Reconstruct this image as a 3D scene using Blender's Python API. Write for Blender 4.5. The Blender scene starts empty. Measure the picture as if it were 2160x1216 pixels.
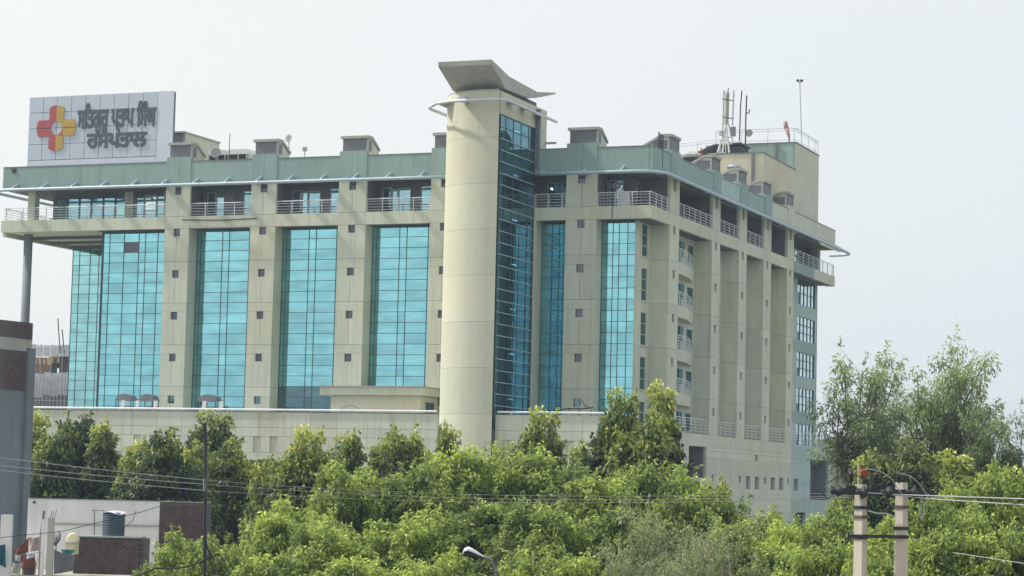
import bpy, bmesh, math, random, json
import numpy as np
from mathutils import Vector, Matrix, noise

random.seed(7)
S = bpy.context.scene
COL = S.collection

# ------------------------------------------------------------------ camera
FPX, YAW, PIT, ROL = 4938.6, -0.37728814, 0.08635478, 0.02321727
Fv = Vector((math.sin(YAW) * math.cos(PIT), math.cos(YAW) * math.cos(PIT), math.sin(PIT)))
r0 = Vector((math.cos(YAW), -math.sin(YAW), 0))
u0 = r0.cross(Fv)
Rv = r0 * math.cos(ROL) + u0 * math.sin(ROL)
Uv = -r0 * math.sin(ROL) + u0 * math.cos(ROL)
CAM = Vector((55.421, -168.281, 9.0))
cd = bpy.data.cameras.new('camera')
cam = bpy.data.objects.new('camera', cd)
COL.objects.link(cam)
M = Matrix((Rv, Uv, -Fv)).transposed().to_4x4()
M.translation = CAM
cam.matrix_world = M
cd.sensor_width = 36
cd.lens = FPX / 2160 * 36
cd.clip_start = 0.5
cd.clip_end = 9000
S.camera = cam

def ray(x, y): return Fv + Rv * ((x - 1080) / FPX) - Uv * ((y - 608) / FPX)
def at(x, y, d): return CAM + ray(x, y) * d                     # point at depth d
def onY(x, y, v): r = ray(x, y); return CAM + r * ((v - CAM.y) / r.y)
def onX(x, y, v): r = ray(x, y); return CAM + r * ((v - CAM.x) / r.x)

# ------------------------------------------------------------------ sky, sun, exposure
SUN = Vector((-0.90, -0.16, 0.98)).normalized()                  # towards the sun
el = math.asin(SUN.z)
az = math.atan2(SUN.x, SUN.y)
W = bpy.data.worlds.new('World'); S.world = W; W.use_nodes = True
nt = W.node_tree; nt.nodes.clear()
N = nt.nodes.new; L = nt.links.new
out = N('ShaderNodeOutputWorld')
bg = N('ShaderNodeBackground'); bg.inputs['Strength'].default_value = 0.10
sky = N('ShaderNodeTexSky'); sky.sky_type = 'NISHITA'; sky.sun_disc = False
sky.sun_elevation = el; sky.sun_rotation = az
sky.air_density = 1.0; sky.dust_density = 6.0; sky.ozone_density = 1.0
hz = N('ShaderNodeBackground'); hz.inputs['Strength'].default_value = 0.84
# even white haze veil, a little bluer away from the sun, with faint soft cloud tone
tc = N('ShaderNodeTexCoord')
dp = N('ShaderNodeVectorMath'); dp.operation = 'DOT_PRODUCT'
L(tc.outputs['Generated'], dp.inputs[0]); dp.inputs[1].default_value = (-0.95, -0.30, 0.0)
mr = N('ShaderNodeMapRange'); mr.inputs[1].default_value = -0.2; mr.inputs[2].default_value = 0.65
L(dp.outputs['Value'], mr.inputs[0])
nz = N('ShaderNodeTexNoise'); nz.inputs['Scale'].default_value = 2.2; nz.inputs['Detail'].default_value = 3
L(tc.outputs['Generated'], nz.inputs['Vector'])
ad = N('ShaderNodeMath'); ad.operation = 'MULTIPLY_ADD'; ad.inputs[1].default_value = 0.35; 
L(nz.outputs['Fac'], ad.inputs[0]); L(mr.outputs[0], ad.inputs[2])
cr = N('ShaderNodeValToRGB')
cr.color_ramp.elements[0].position = 0.1; cr.color_ramp.elements[0].color = (0.81, 0.87, 0.895, 1)
cr.color_ramp.elements[1].position = 1.0; cr.color_ramp.elements[1].color = (1.0, 1.0, 0.965, 1)
L(ad.outputs[0], cr.inputs[0]); L(cr.outputs[0], hz.inputs['Color'])
mx = N('ShaderNodeMixShader'); mx.inputs[0].default_value = 0.88
L(sky.outputs[0], bg.inputs['Color']); L(bg.outputs[0], mx.inputs[1]); L(hz.outputs[0], mx.inputs[2])
L(mx.outputs[0], out.inputs['Surface'])

sd = bpy.data.lights.new('sun', 'SUN'); sd.energy = 3.5; sd.angle = math.radians(2.2); sd.color = (1.0, 0.95, 0.87)
so = bpy.data.objects.new('sun', sd); COL.objects.link(so)
so.rotation_euler = SUN.to_track_quat('Z', 'Y').to_euler(); so.location = (-100, -60, 120)
S.view_settings.view_transform = 'Standard'; S.view_settings.look = 'None'
S.view_settings.exposure = 0.36; S.view_settings.gamma = 1.0; S.view_settings.use_curve_mapping = False
S.cycles.max_bounces = 8; S.cycles.diffuse_bounces = 3; S.cycles.glossy_bounces = 4; S.cycles.transparent_max_bounces = 12

# ------------------------------------------------------------------ materials
def newmat(name):
    m = bpy.data.materials.new(name); m.use_nodes = True
    nt = m.node_tree; b = nt.nodes['Principled BSDF']
    return m, nt, b
def noise_mix(nt, b, c0, c1, scale=(1, 1, 1), ns=1.0, lo=0.35, hi=0.7, detail=5, rough=0.6, world=True):
    N = nt.nodes.new; L = nt.links.new
    if world:
        g = N('ShaderNodeNewGeometry'); v = g.outputs['Position']
    else:
        g = N('ShaderNodeTexCoord'); v = g.outputs['Object']
    mp = N('ShaderNodeMapping'); mp.inputs['Scale'].default_value = scale
    L(v, mp.inputs['Vector'])
    n = N('ShaderNodeTexNoise'); n.inputs['Scale'].default_value = ns; n.inputs['Detail'].default_value = detail
    n.inputs['Roughness'].default_value = rough
    L(mp.outputs[0], n.inputs['Vector'])
    r = N('ShaderNodeValToRGB')
    r.color_ramp.elements[0].position = lo; r.color_ramp.elements[0].color = (*c0, 1)
    r.color_ramp.elements[1].position = hi; r.color_ramp.elements[1].color = (*c1, 1)
    L(n.outputs['Fac'], r.inputs[0])
    return r.outputs[0], v
def wallmat(name, base, dirt=0.75, rough=0.85, streak=1.0, bump=0.02, streak_tint=(0.62, 0.64, 0.62)):
    """painted render: broad blotches, rain streaks running down, per-panel tone, fine grain"""
    m, nt, b = newmat(name); N = nt.nodes.new; L = nt.links.new
    d = tuple(c * dirt for c in base)
    c, v = noise_mix(nt, b, d, base, (1, 1, 1), 0.35, 0.25, 0.62)
    mp = N('ShaderNodeMapping'); mp.inputs['Scale'].default_value = (2.6, 2.6, 0.16)
    L(v, mp.inputs['Vector'])
    n = N('ShaderNodeTexNoise'); n.inputs['Scale'].default_value = 1.0; n.inputs['Detail'].default_value = 6
    L(mp.outputs[0], n.inputs['Vector'])
    r = N('ShaderNodeMapRange'); r.inputs[1].default_value = 0.50; r.inputs[2].default_value = 0.78
    L(n.outputs['Fac'], r.inputs[0])
    sm = N('ShaderNodeMath'); sm.operation = 'MULTIPLY'; sm.inputs[1].default_value = 0.75 * streak
    L(r.outputs[0], sm.inputs[0])
    mx = N('ShaderNodeMix'); mx.data_type = 'RGBA'; mx.blend_type = 'MULTIPLY'
    L(sm.outputs[0], mx.inputs[0]); L(c, mx.inputs[6]); mx.inputs[7].default_value = (*streak_tint, 1)
    oi = N('ShaderNodeObjectInfo')
    mr = N('ShaderNodeMapRange'); mr.inputs[3].default_value = 0.93; mr.inputs[4].default_value = 1.05
    L(oi.outputs['Random'], mr.inputs[0])
    n3 = N('ShaderNodeTexNoise'); n3.inputs['Scale'].default_value = .11; n3.inputs['Detail'].default_value = 3
    L(v, n3.inputs['Vector'])
    r3 = N('ShaderNodeMapRange'); r3.inputs[1].default_value = .5; r3.inputs[2].default_value = .68
    L(n3.outputs['Fac'], r3.inputs[0])
    mw = N('ShaderNodeMix'); mw.data_type = 'RGBA'; mw.blend_type = 'MULTIPLY'
    L(r3.outputs[0], mw.inputs[0]); L(mx.outputs[2], mw.inputs[6]); mw.inputs[7].default_value = (1.03, .985, .91, 1)
    vm = N('ShaderNodeVectorMath'); vm.operation = 'SCALE'
    L(mw.outputs[2], vm.inputs[0]); L(mr.outputs[0], vm.inputs['Scale'])
    L(vm.outputs[0], b.inputs['Base Color'])
    b.inputs['Roughness'].default_value = rough
    n2 = N('ShaderNodeTexNoise'); n2.inputs['Scale'].default_value = 9; n2.inputs['Detail'].default_value = 4
    L(v, n2.inputs['Vector'])
    bp = N('ShaderNodeBump'); bp.inputs['Strength'].default_value = 0.25; bp.inputs['Distance'].default_value = bump
    L(n2.outputs['Fac'], bp.inputs['Height']); L(bp.outputs[0], b.inputs['Normal'])
    return m
def simple(name, col, rough=0.6, metal=0.0, var=0.8, ns=3.0, world=True):
    m, nt, b = newmat(name)
    c, _ = noise_mix(nt, b, tuple(x * var for x in col), col, (1, 1, 1), ns, 0.3, 0.7, world=world)
    nt.links.new(c, b.inputs['Base Color'])
    b.inputs['Roughness'].default_value = rough; b.inputs['Metallic'].default_value = metal
    return m
def glassmat(name, tint, dark, refl, rough=0.015, var=0.15, trans=0.0):
    """coated glazing: coloured mirror reflection over a dark body, each pane a shade of its own"""
    m = bpy.data.materials.new(name); m.use_nodes = True
    nt = m.node_tree; nt.nodes.clear(); N = nt.nodes.new; L = nt.links.new
    o = N('ShaderNodeOutputMaterial')
    oi = N('ShaderNodeObjectInfo')
    mr = N('ShaderNodeMapRange'); mr.inputs[3].default_value = 1 - var; mr.inputs[4].default_value = 1 + var * 0.35
    L(oi.outputs['Random'], mr.inputs[0])
    ta = N('ShaderNodeAttribute'); ta.attribute_name = 'tone'
    sm_ = N('ShaderNodeMath'); sm_.operation = 'ADD'; fr_ = N('ShaderNodeMath'); fr_.operation = 'FRACT'
    L(oi.outputs['Random'], sm_.inputs[0]); L(ta.outputs['Fac'], sm_.inputs[1]); L(sm_.outputs[0], fr_.inputs[0]); L(fr_.outputs[0], mr.inputs[0])
    sc = N('ShaderNodeVectorMath'); sc.operation = 'SCALE'; sc.inputs[0].default_value = tint
    L(mr.outputs[0], sc.inputs['Scale'])
    gl = N('ShaderNodeBsdfGlossy'); gl.inputs['Roughness'].default_value = rough
    g = N('ShaderNodeNewGeometry')
    mb = N('ShaderNodeMapping'); mb.inputs['Scale'].default_value = (.45, .45, 1.6); L(g.outputs['Position'], mb.inputs['Vector'])
    nb_ = N('ShaderNodeTexNoise'); nb_.inputs['Scale'].default_value = 1.0; nb_.inputs['Detail'].default_value = 3; L(mb.outputs[0], nb_.inputs['Vector'])
    rb = N('ShaderNodeMapRange'); rb.inputs[1].default_value = .35; rb.inputs[2].default_value = .68; rb.inputs[3].default_value = .84; rb.inputs[4].default_value = 1.10
    L(nb_.outputs['Fac'], rb.inputs[0])
    s2 = N('ShaderNodeVectorMath'); s2.operation = 'SCALE'; L(sc.outputs[0], s2.inputs[0]); L(rb.outputs[0], s2.inputs['Scale'])
    L(s2.outputs[0], gl.inputs['Color'])
    n = N('ShaderNodeTexNoise'); n.inputs['Scale'].default_value = 0.7; n.inputs['Detail'].default_value = 1
    L(g.outputs['Position'], n.inputs['Vector'])
    bp = N('ShaderNodeBump'); bp.inputs['Strength'].default_value = 0.2; bp.inputs['Distance'].default_value = 0.04
    L(n.outputs['Fac'], bp.inputs['Height']); L(bp.outputs[0], gl.inputs['Normal'])
    df = N('ShaderNodeBsdfDiffuse'); df.inputs['Color'].default_value = (*dark, 1)
    if trans > 0:
        tr = N('ShaderNodeBsdfTransparent'); tr.inputs['Color'].default_value = (0.35, 0.55, 0.60, 1)
        m2 = N('ShaderNodeMixShader'); m2.inputs[0].default_value = trans
        L(df.outputs[0], m2.inputs[1]); L(tr.outputs[0], m2.inputs[2]); body = m2.outputs[0]
    else: body = df.outputs[0]
    ms = N('ShaderNodeMixShader'); ms.inputs[0].default_value = refl
    L(body, ms.inputs[1]); L(gl.outputs[0], ms.inputs[2]); L(ms.outputs[0], o.inputs['Surface'])
    return m

MT = {}
MT['cream'] = wallmat('cream_render', (0.56, 0.595, 0.50), dirt=.87, streak=.7)
MT['cream_lt'] = wallmat('light_cream_render', (0.60, 0.60, 0.48), dirt=0.85, streak=0.6)
MT['tower'] = wallmat('tower_cream_render', (0.56, 0.58, 0.475), dirt=0.92, streak=0.35)
MT['sage'] = wallmat('sage_render', (0.27, 0.38, 0.365), dirt=0.85, streak=0.7)
MT['podium'] = wallmat('podium_cream_render', (0.57, 0.61, 0.52), dirt=0.85, streak=0.8)
MT['bluegreen'] = wallmat('pale_blue_green_render', (0.38, 0.50, 0.49), dirt=0.85)
MT['grey_con'] = wallmat('grey_concrete', (0.42, 0.43, 0.40), dirt=0.75)
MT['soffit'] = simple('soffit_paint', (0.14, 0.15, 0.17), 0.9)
MT['inner'] = simple('inner_balcony_wall', (0.17, 0.175, 0.20), 0.9)  # grey-mauve balcony walls, darkened further to carry the shade of the depth
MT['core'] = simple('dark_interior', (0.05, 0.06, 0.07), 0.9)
MT['louvre'] = simple('grey_louvre_paint', (0.17, 0.18, 0.21), 0.6)
MT['cap'] = simple('pale_grey_cap', (0.40, 0.40, 0.38), 0.8)
MT['glass'] = glassmat('cyan_coated_glass', (0.31, 0.69, 0.77), (0.02, 0.10, 0.13), 0.93)
MT['glass_lt'] = glassmat('pale_cyan_glass', (0.38, 0.74, 0.76), (0.03, 0.14, 0.16), 0.93)
MT['glass_side'] = glassmat('tower_teal_glass', (0.30, 0.56, 0.66), (0.01, 0.06, 0.085), 0.50, trans=0.35)
MT['glass_dark'] = glassmat('clear_dark_glass', (0.35, 0.55, 0.62), (0.02, 0.06, 0.08), 0.35)
MT['glass_white'] = glassmat('clear_sky_glass', (0.78, 0.93, 0.95), (0.05, 0.09, 0.10), 0.85)
MT['glass_door'] = glassmat('balcony_door_glass', (0.42, 0.74, 0.82), (0.02, 0.08, 0.10), 0.75)
MT['mull'] = simple('dark_mullion', (0.05, 0.11, 0.13), 0.5, 0.3)
MT['mull_lt'] = simple('pale_frame', (0.52, 0.62, 0.64), 0.5, 0.2)
MT['win'] = glassmat('small_grey_window_glass', (0.30, 0.31, 0.37), (0.06, 0.05, 0.07), 0.28)
MT['steel'] = simple('blue_grey_pipe_paint', (0.42, 0.52, 0.60), 0.45, 0.2)
MT['rail'] = simple('pale_rail_paint', (0.66, 0.70, 0.74), 0.5, 0.1)
MT['whiterail'] = simple('white_rail_paint', (0.82, 0.84, 0.88), 0.4)
MT['signw'] = simple('sign_panel_white', (0.50, 0.57, 0.67), 0.45, 0.1, var=0.88, ns=0.8)
MT['signb'] = simple('sign_border_white', (0.60, 0.66, 0.74), 0.5, 0.1, var=0.9, ns=0.8)
MT['signk'] = simple('sign_back_dark', (0.10, 0.11, 0.13), 0.7)
MT['letter'] = simple('letter_slate', (0.06, 0.09, 0.13), 0.5)
MT['red'] = simple('logo_red', (0.42, 0.075, 0.085), 0.5)
MT['gold'] = simple('logo_gold', (0.50, 0.33, 0.06), 0.5)
MT['metal'] = simple('galvanised_steel', (0.42, 0.45, 0.48), 0.4, 0.6)
MT['dark'] = simple('dark_metal', (0.03, 0.035, 0.045), 0.5, 0.3)
MT['white'] = simple('white_paint', (0.75, 0.76, 0.78), 0.5)
MT['lime'] = wallmat('stained_whitewash', (0.84, 0.84, 0.86), dirt=0.74, streak=.5, bump=0.03)
MT['rough'] = wallmat('grey_blue_plaster', (0.20, 0.235, 0.27), dirt=0.7, streak=.4, bump=0.03)
MT['brick'] = simple('dark_brick', (0.145, 0.105, 0.115), 0.9, var=0.5, ns=5)
MT['mortar'] = simple('mortar', (0.125, 0.115, 0.125), 0.95)
MT['brick_lt'] = simple('pink_brick', (0.36, 0.22, 0.20), 0.9, var=0.7, ns=3)
MT['yellowp'] = simple('pale_yellow_plaster', (0.60, 0.54, 0.34), 0.9)
MT['tarp'] = simple('white_sheet', (0.62, 0.63, 0.70), 0.8, var=0.85, ns=1.5)
MT['tank'] = simple('blue_black_tank', (0.035, 0.07, 0.10), 0.5)
MT['teal'] = simple('teal_cloth', (0.02, 0.12, 0.16), 0.9)
MT['tealp'] = simple('teal_plastic', (0.05, 0.28, 0.34), 0.4)
MT['rust'] = simple('red_brown_cloth', (0.20, 0.08, 0.07), 0.9)
MT['yellow'] = simple('cream_plastic', (0.60, 0.57, 0.38), 0.5)
MT['orange'] = simple('flag_orange', (0.75, 0.35, 0.05), 0.8)
MT['flag'] = simple('flag_red', (0.45, 0.06, 0.05), 0.8)
MT['pole'] = wallmat('precast_concrete', (0.54, 0.505, 0.44), dirt=0.8, streak=0.6)
MT['bark'] = simple('bark', (0.10, 0.085, 0.065), 0.9, world=False)
MT['palebark'] = simple('pale_bark', (0.34, 0.32, 0.27), 0.9, world=False)
MT['wire_dull'] = simple('weathered_wire', (0.16, 0.18, 0.17), 0.7)
MT['wire'] = simple('aluminium_wire', (0.40, 0.42, 0.42), 0.5, 0.4)
MT['blackwire'] = simple('black_cable', (0.02, 0.025, 0.03), 0.6)
MT['ground'] = None
mg, nt, b = newmat('dry_grass_earth')
c, _ = noise_mix(nt, b, (0.14, 0.13, 0.09), (0.30, 0.28, 0.23), (1, 1, 1), 0.08, 0.4, 0.62)
nt.links.new(c, b.inputs['Base Color']); b.inputs['Roughness'].default_value = 0.95; MT['ground'] = mg
ml = bpy.data.materials.new('lit_tube'); ml.use_nodes = True; bb = ml.node_tree.nodes['Principled BSDF']
bb.inputs['Emission Color'].default_value = (0.85, 0.97, 1, 1); bb.inputs['Emission Strength'].default_value = 30; MT['lit'] = ml

def leafmat(name, cols, trans=0.4):
    m = bpy.data.materials.new(name); m.use_nodes = True
    nt = m.node_tree; nt.nodes.clear(); N = nt.nodes.new; L = nt.links.new
    o = N('ShaderNodeOutputMaterial')
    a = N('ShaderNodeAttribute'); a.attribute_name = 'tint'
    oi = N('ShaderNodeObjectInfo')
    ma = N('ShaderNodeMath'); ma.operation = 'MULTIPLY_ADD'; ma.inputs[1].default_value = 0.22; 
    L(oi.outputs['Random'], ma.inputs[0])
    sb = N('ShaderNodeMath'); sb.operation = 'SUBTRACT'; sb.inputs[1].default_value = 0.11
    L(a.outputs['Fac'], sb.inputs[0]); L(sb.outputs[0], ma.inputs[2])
    r = N('ShaderNodeValToRGB'); el = r.color_ramp.elements
    el[0].position = 0.0; el[0].color = (*cols[0], 1); el[1].position = 1.0; el[1].color = (*cols[-1], 1)
    for i, c in enumerate(cols[1:-1]):
        e = el.new((i + 1) / (len(cols) - 1)); e.color = (*c, 1)
    L(ma.outputs[0], r.inputs[0])
    p = N('ShaderNodeBsdfPrincipled'); p.inputs['Roughness'].default_value = 0.45
    L(r.outputs[0], p.inputs['Base Color'])
    t = N('ShaderNodeBsdfTranslucent'); 
    hs = N('ShaderNodeHueSaturation'); hs.inputs['Value'].default_value = 1.5; hs.inputs['Hue'].default_value = 0.485
    L(r.outputs[0], hs.inputs['Color']); L(hs.outputs[0], t.inputs['Color'])
    ms = N('ShaderNodeMixShader'); ms.inputs[0].default_value = trans
    L(p.outputs[0], ms.inputs[1]); L(t.outputs[0], ms.inputs[2]); L(ms.outputs[0], o.inputs['Surface'])
    return m
MT['leaf_dark'] = leafmat('dark_broad_leaf', [(0.010, 0.026, 0.028), (0.04, 0.072, 0.038), (0.24, 0.31, 0.075), (0.62, 0.66, 0.16)])  # lowest stop bluish: shade within the tree row put into the leaf colour
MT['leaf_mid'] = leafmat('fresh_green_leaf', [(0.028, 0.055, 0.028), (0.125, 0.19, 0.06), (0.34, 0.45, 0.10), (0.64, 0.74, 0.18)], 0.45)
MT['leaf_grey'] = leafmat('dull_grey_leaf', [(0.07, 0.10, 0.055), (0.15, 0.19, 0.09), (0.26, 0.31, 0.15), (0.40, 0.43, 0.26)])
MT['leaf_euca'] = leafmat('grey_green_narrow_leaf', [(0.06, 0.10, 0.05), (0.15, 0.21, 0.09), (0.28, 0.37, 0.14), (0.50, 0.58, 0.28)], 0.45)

# ------------------------------------------------------------------ building helpers
OFF = {}
def setp(o, label=None, cat=None, group=None, kind=None):
    if label: o['label'] = label
    if cat: o['category'] = cat
    if group: o['group'] = group
    if kind: o['kind'] = kind
    return o
def thing(name, loc, label, cat, group=None, local=False, rz=0):
    o = bpy.data.objects.new(name, None); COL.objects.link(o)
    o.location = loc; o.rotation_euler = (0, 0, rz); o.empty_display_size = 0.5
    OFF[o.name] = Vector((0, 0, 0)) if local else Vector(loc)
    return setp(o, label, cat, group)
def link(name, me, parent, wloc):
    o = bpy.data.objects.new(name, me); COL.objects.link(o)
    base = Vector((0, 0, 0))
    if parent is not None:
        o.parent = parent; base = OFF[parent.name]
    o.location = Vector(wloc) - base; OFF[o.name] = Vector(wloc)
    return o
class MB:
    def __init__(s): s.v = []; s.f = []
    def add(s, vs, fs):
        n = len(s.v); s.v += [tuple(v) for v in vs]; s.f += [tuple(i + n for i in f) for f in fs]; return s
    def box(s, x0, x1, y0, y1, z0, z1):
        return s.add([(x0, y0, z0), (x1, y0, z0), (x1, y1, z0), (x0, y1, z0), (x0, y0, z1), (x1, y0, z1), (x1, y1, z1), (x0, y1, z1)],
                     [(0, 3, 2, 1), (4, 5, 6, 7), (0, 1, 5, 4), (1, 2, 6, 5), (2, 3, 7, 6), (3, 0, 4, 7)])
    def prism(s, poly, axis, a, b):
        """polygon in the two other axes (in xyz order), extruded along axis from a to b"""
        n = len(poly)
        def mk(p, t):
            if axis == 'x': return (t, p[0], p[1])
            if axis == 'y': return (p[0], t, p[1])
            return (p[0], p[1], t)
        vs = [mk(p, a) for p in poly] + [mk(p, b) for p in poly]
        fs = [tuple(range(n - 1, -1, -1)), tuple(range(n, 2 * n))] + [(i, (i + 1) % n, n + (i + 1) % n, n + i) for i in range(n)]
        return s.add(vs, fs)
    def tube(s, pts, r, n=6, r1=None, closed=False, caps=True):
        pts = [Vector(p) for p in pts]; m = len(pts); base = len(s.v); prev = None
        for i, p in enumerate(pts):
            if i == 0: t = pts[1] - p
            elif i == m - 1: t = p - pts[-2]
            else: t = (pts[i + 1] - p).normalized() + (p - pts[i - 1]).normalized()
            if t.length < 1e-9: t = Vector((0, 0, 1))
            t.normalize()
            if prev is None:
                a = Vector((0, 0, 1)) if abs(t.z) < 0.9 else Vector((1, 0, 0))
            else: a = prev
            x = (a - t * a.dot(t))
            if x.length < 1e-6: x = t.orthogonal()
            x.normalize(); prev = x
            y = t.cross(x)
            rr = r if r1 is None else r + (r1 - r) * i / (m - 1)
            for k in range(n):
                w = 2 * math.pi * (k + .5) / n
                s.v.append(tuple(p + (x * math.cos(w) + y * math.sin(w)) * rr))
        for i in range(m - 1):
            for k in range(n):
                a = base + i * n + k; b = base + i * n + (k + 1) % n
                s.f.append((a, b, b + n, a + n))
        if caps:
            s.f.append(tuple(base + k for k in range(n - 1, -1, -1)))
            s.f.append(tuple(base + (m - 1) * n + k for k in range(n)))
        return s
    def lathe(s, prof, c, n=16, axis=None):
        """profile [(radius, height)] round the z axis through c, or round another axis"""
        base = len(s.v); c = Vector(c)
        q = Vector(axis).normalized().to_track_quat('Z', 'Y') if axis else None
        for r, h in prof:
            for k in range(n):
                w = 2 * math.pi * k / n; v = Vector((r * math.cos(w), r * math.sin(w), h))
                if q: v = q @ v
                s.v.append(tuple(c + v))
        for i in range(len(prof) - 1):
            for k in range(n):
                a = base + i * n + k; b = base + i * n + (k + 1) % n
                s.f.append((a, b, b + n, a + n))
        s.f.append(tuple(base + k for k in range(n - 1, -1, -1)))
        s.f.append(tuple(base + (len(prof) - 1) * n + k for k in range(n)))
        return s
    def build(s, name, mat, parent=None, label=None, cat=None, group=None, kind=None, smooth=False, origin=None):
        V = np.array(s.v, float)
        if origin is None:
            c = Vector(((V[:, 0].min() + V[:, 0].max()) / 2, (V[:, 1].min() + V[:, 1].max()) / 2, V[:, 2].min()))
        else: c = Vector(origin)
        me = bpy.data.meshes.new(name)
        me.from_pydata([(x - c.x, y - c.y, z - c.z) for x, y, z in s.v], [], s.f)
        me.materials.append(MT[mat] if isinstance(mat, str) else mat)
        if smooth:
            for p in me.polygons: p.use_smooth = True
        me.validate()
        return setp(link(name, me, parent, c), label, cat, group, kind)
BOXC = {}
def bx(name, mat, parent, x0, x1, y0, y1, z0, z1, label=None, cat=None, group=None, kind=None):
    """box piece; alike pieces share their mesh"""
    if x1 < x0: x0, x1 = x1, x0
    if y1 < y0: y0, y1 = y1, y0
    d = (round(x1 - x0, 3), round(y1 - y0, 3), round(z1 - z0, 3), mat)
    me = BOXC.get(d)
    if me is None:
        m = MB().box(-d[0] / 2, d[0] / 2, -d[1] / 2, d[1] / 2, 0, d[2])
        me = bpy.data.meshes.new(name); me.from_pydata(m.v, [], m.f); me.materials.append(MT[mat]); BOXC[d] = me
    return setp(link(name, me, parent, ((x0 + x1) / 2, (y0 + y1) / 2, z0)), label, cat, group, kind)
def tilt(o, a=0.25):
    o.rotation_euler = (math.radians(random.uniform(-a, a)), 0, math.radians(random.uniform(-a, a)))
def railing(name, pts, parent, h=1.05, bars=4, step=1.3, mat='rail', label=None, cat=None, kind=None, group=None, tr=.038, br=.024):
    """posts, a thicker top rail and thin bars between along a path at floor level"""
    m = MB(); pts = [Vector(p) for p in pts]
    up = Vector((0, 0, 1))
    m.tube([p + up * h for p in pts], tr, 6)
    for k in range(bars):
        z = h * (0.16 + 0.66 * k / max(1, bars - 1))
        m.tube([p + up * z for p in pts], br, 4)
    acc = 0.0; nxt = 0.0
    for a, b in zip(pts[:-1], pts[1:]):
        l = (b - a).length
        while nxt <= acc + l + 1e-6:
            p = a + (b - a) * ((nxt - acc) / l)
            m.box(p.x - .03, p.x + .03, p.y - .03, p.y + .03, p.z - .02, p.z + h - .02); nxt += step
        acc += l
    p = pts[-1]; m.box(p.x - .03, p.x + .03, p.y - .03, p.y + .03, p.z - .02, p.z + h - .02)
    return m.build(name, mat, parent, label, cat, group, kind)

# ------------------------------------------------------------------ ground
m = MB(); G = 60; ext = 4500
for i in range(G + 1):
    for j in range(G + 1):
        x = -ext + 2 * ext * i / G; y = -ext + 2 * ext * j / G
        m.v.append((x, y, 0))
for i in range(G):
    for j in range(G):
        a = i * (G + 1) + j; m.f.append((a, a + G + 1, a + G + 2, a + 1))
m.build('ground', 'ground', kind='structure', origin=(0, 0, 0))

# ------------------------------------------------------------------ the haze in the air
hm = bpy.data.materials.new('pale_haze'); hm.use_nodes = True; hn = hm.node_tree; hn.nodes.clear()
ho = hn.nodes.new('ShaderNodeOutputMaterial'); hv = hn.nodes.new('ShaderNodeVolumePrincipled')
hv.inputs['Color'].default_value = (0.62, 0.80, 0.98, 1); hv.inputs['Density'].default_value = 0.00030; hv.inputs['Anisotropy'].default_value = 0.2
hn.links.new(hv.outputs[0], ho.inputs['Volume']); MT['haze'] = hm
bx('haze', 'haze', None, -4600, 4600, -4600, 4600, -1.0, 60.0, kind='stuff', label='pale bluish daytime haze filling the air over the town')
# ================================================================== the hospital
H = thing('hospital_building', (-29, 25, 0), 'cream and sage hospital block with cyan glass bays, a round-fronted tower and a stone podium', 'hospital')
WT = [29.88 - 3.44 * k for k in range(5)]           # tops of the small pier windows, floor by floor
FH = 3.44
def hp(name, mat, *a, **k): return bx(name, mat, H, *a, **k)
def build(m, name, mat, parent=None, **k): return m.build(name, mat, parent or H, **k)

# solid cores that close the body behind facade pieces
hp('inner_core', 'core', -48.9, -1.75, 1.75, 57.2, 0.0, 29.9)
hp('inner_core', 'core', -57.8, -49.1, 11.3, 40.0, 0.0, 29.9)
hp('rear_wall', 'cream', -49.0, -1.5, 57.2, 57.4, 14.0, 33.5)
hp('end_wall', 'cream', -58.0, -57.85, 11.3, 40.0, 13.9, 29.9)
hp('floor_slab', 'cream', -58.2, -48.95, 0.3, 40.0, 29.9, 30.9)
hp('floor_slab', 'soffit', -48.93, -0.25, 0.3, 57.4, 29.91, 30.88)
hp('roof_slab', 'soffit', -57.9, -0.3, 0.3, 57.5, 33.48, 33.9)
hp('top_storey_core', 'inner', -49.0, -3.2, 3.6, 57.2, 30.88, 33.5)

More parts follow.
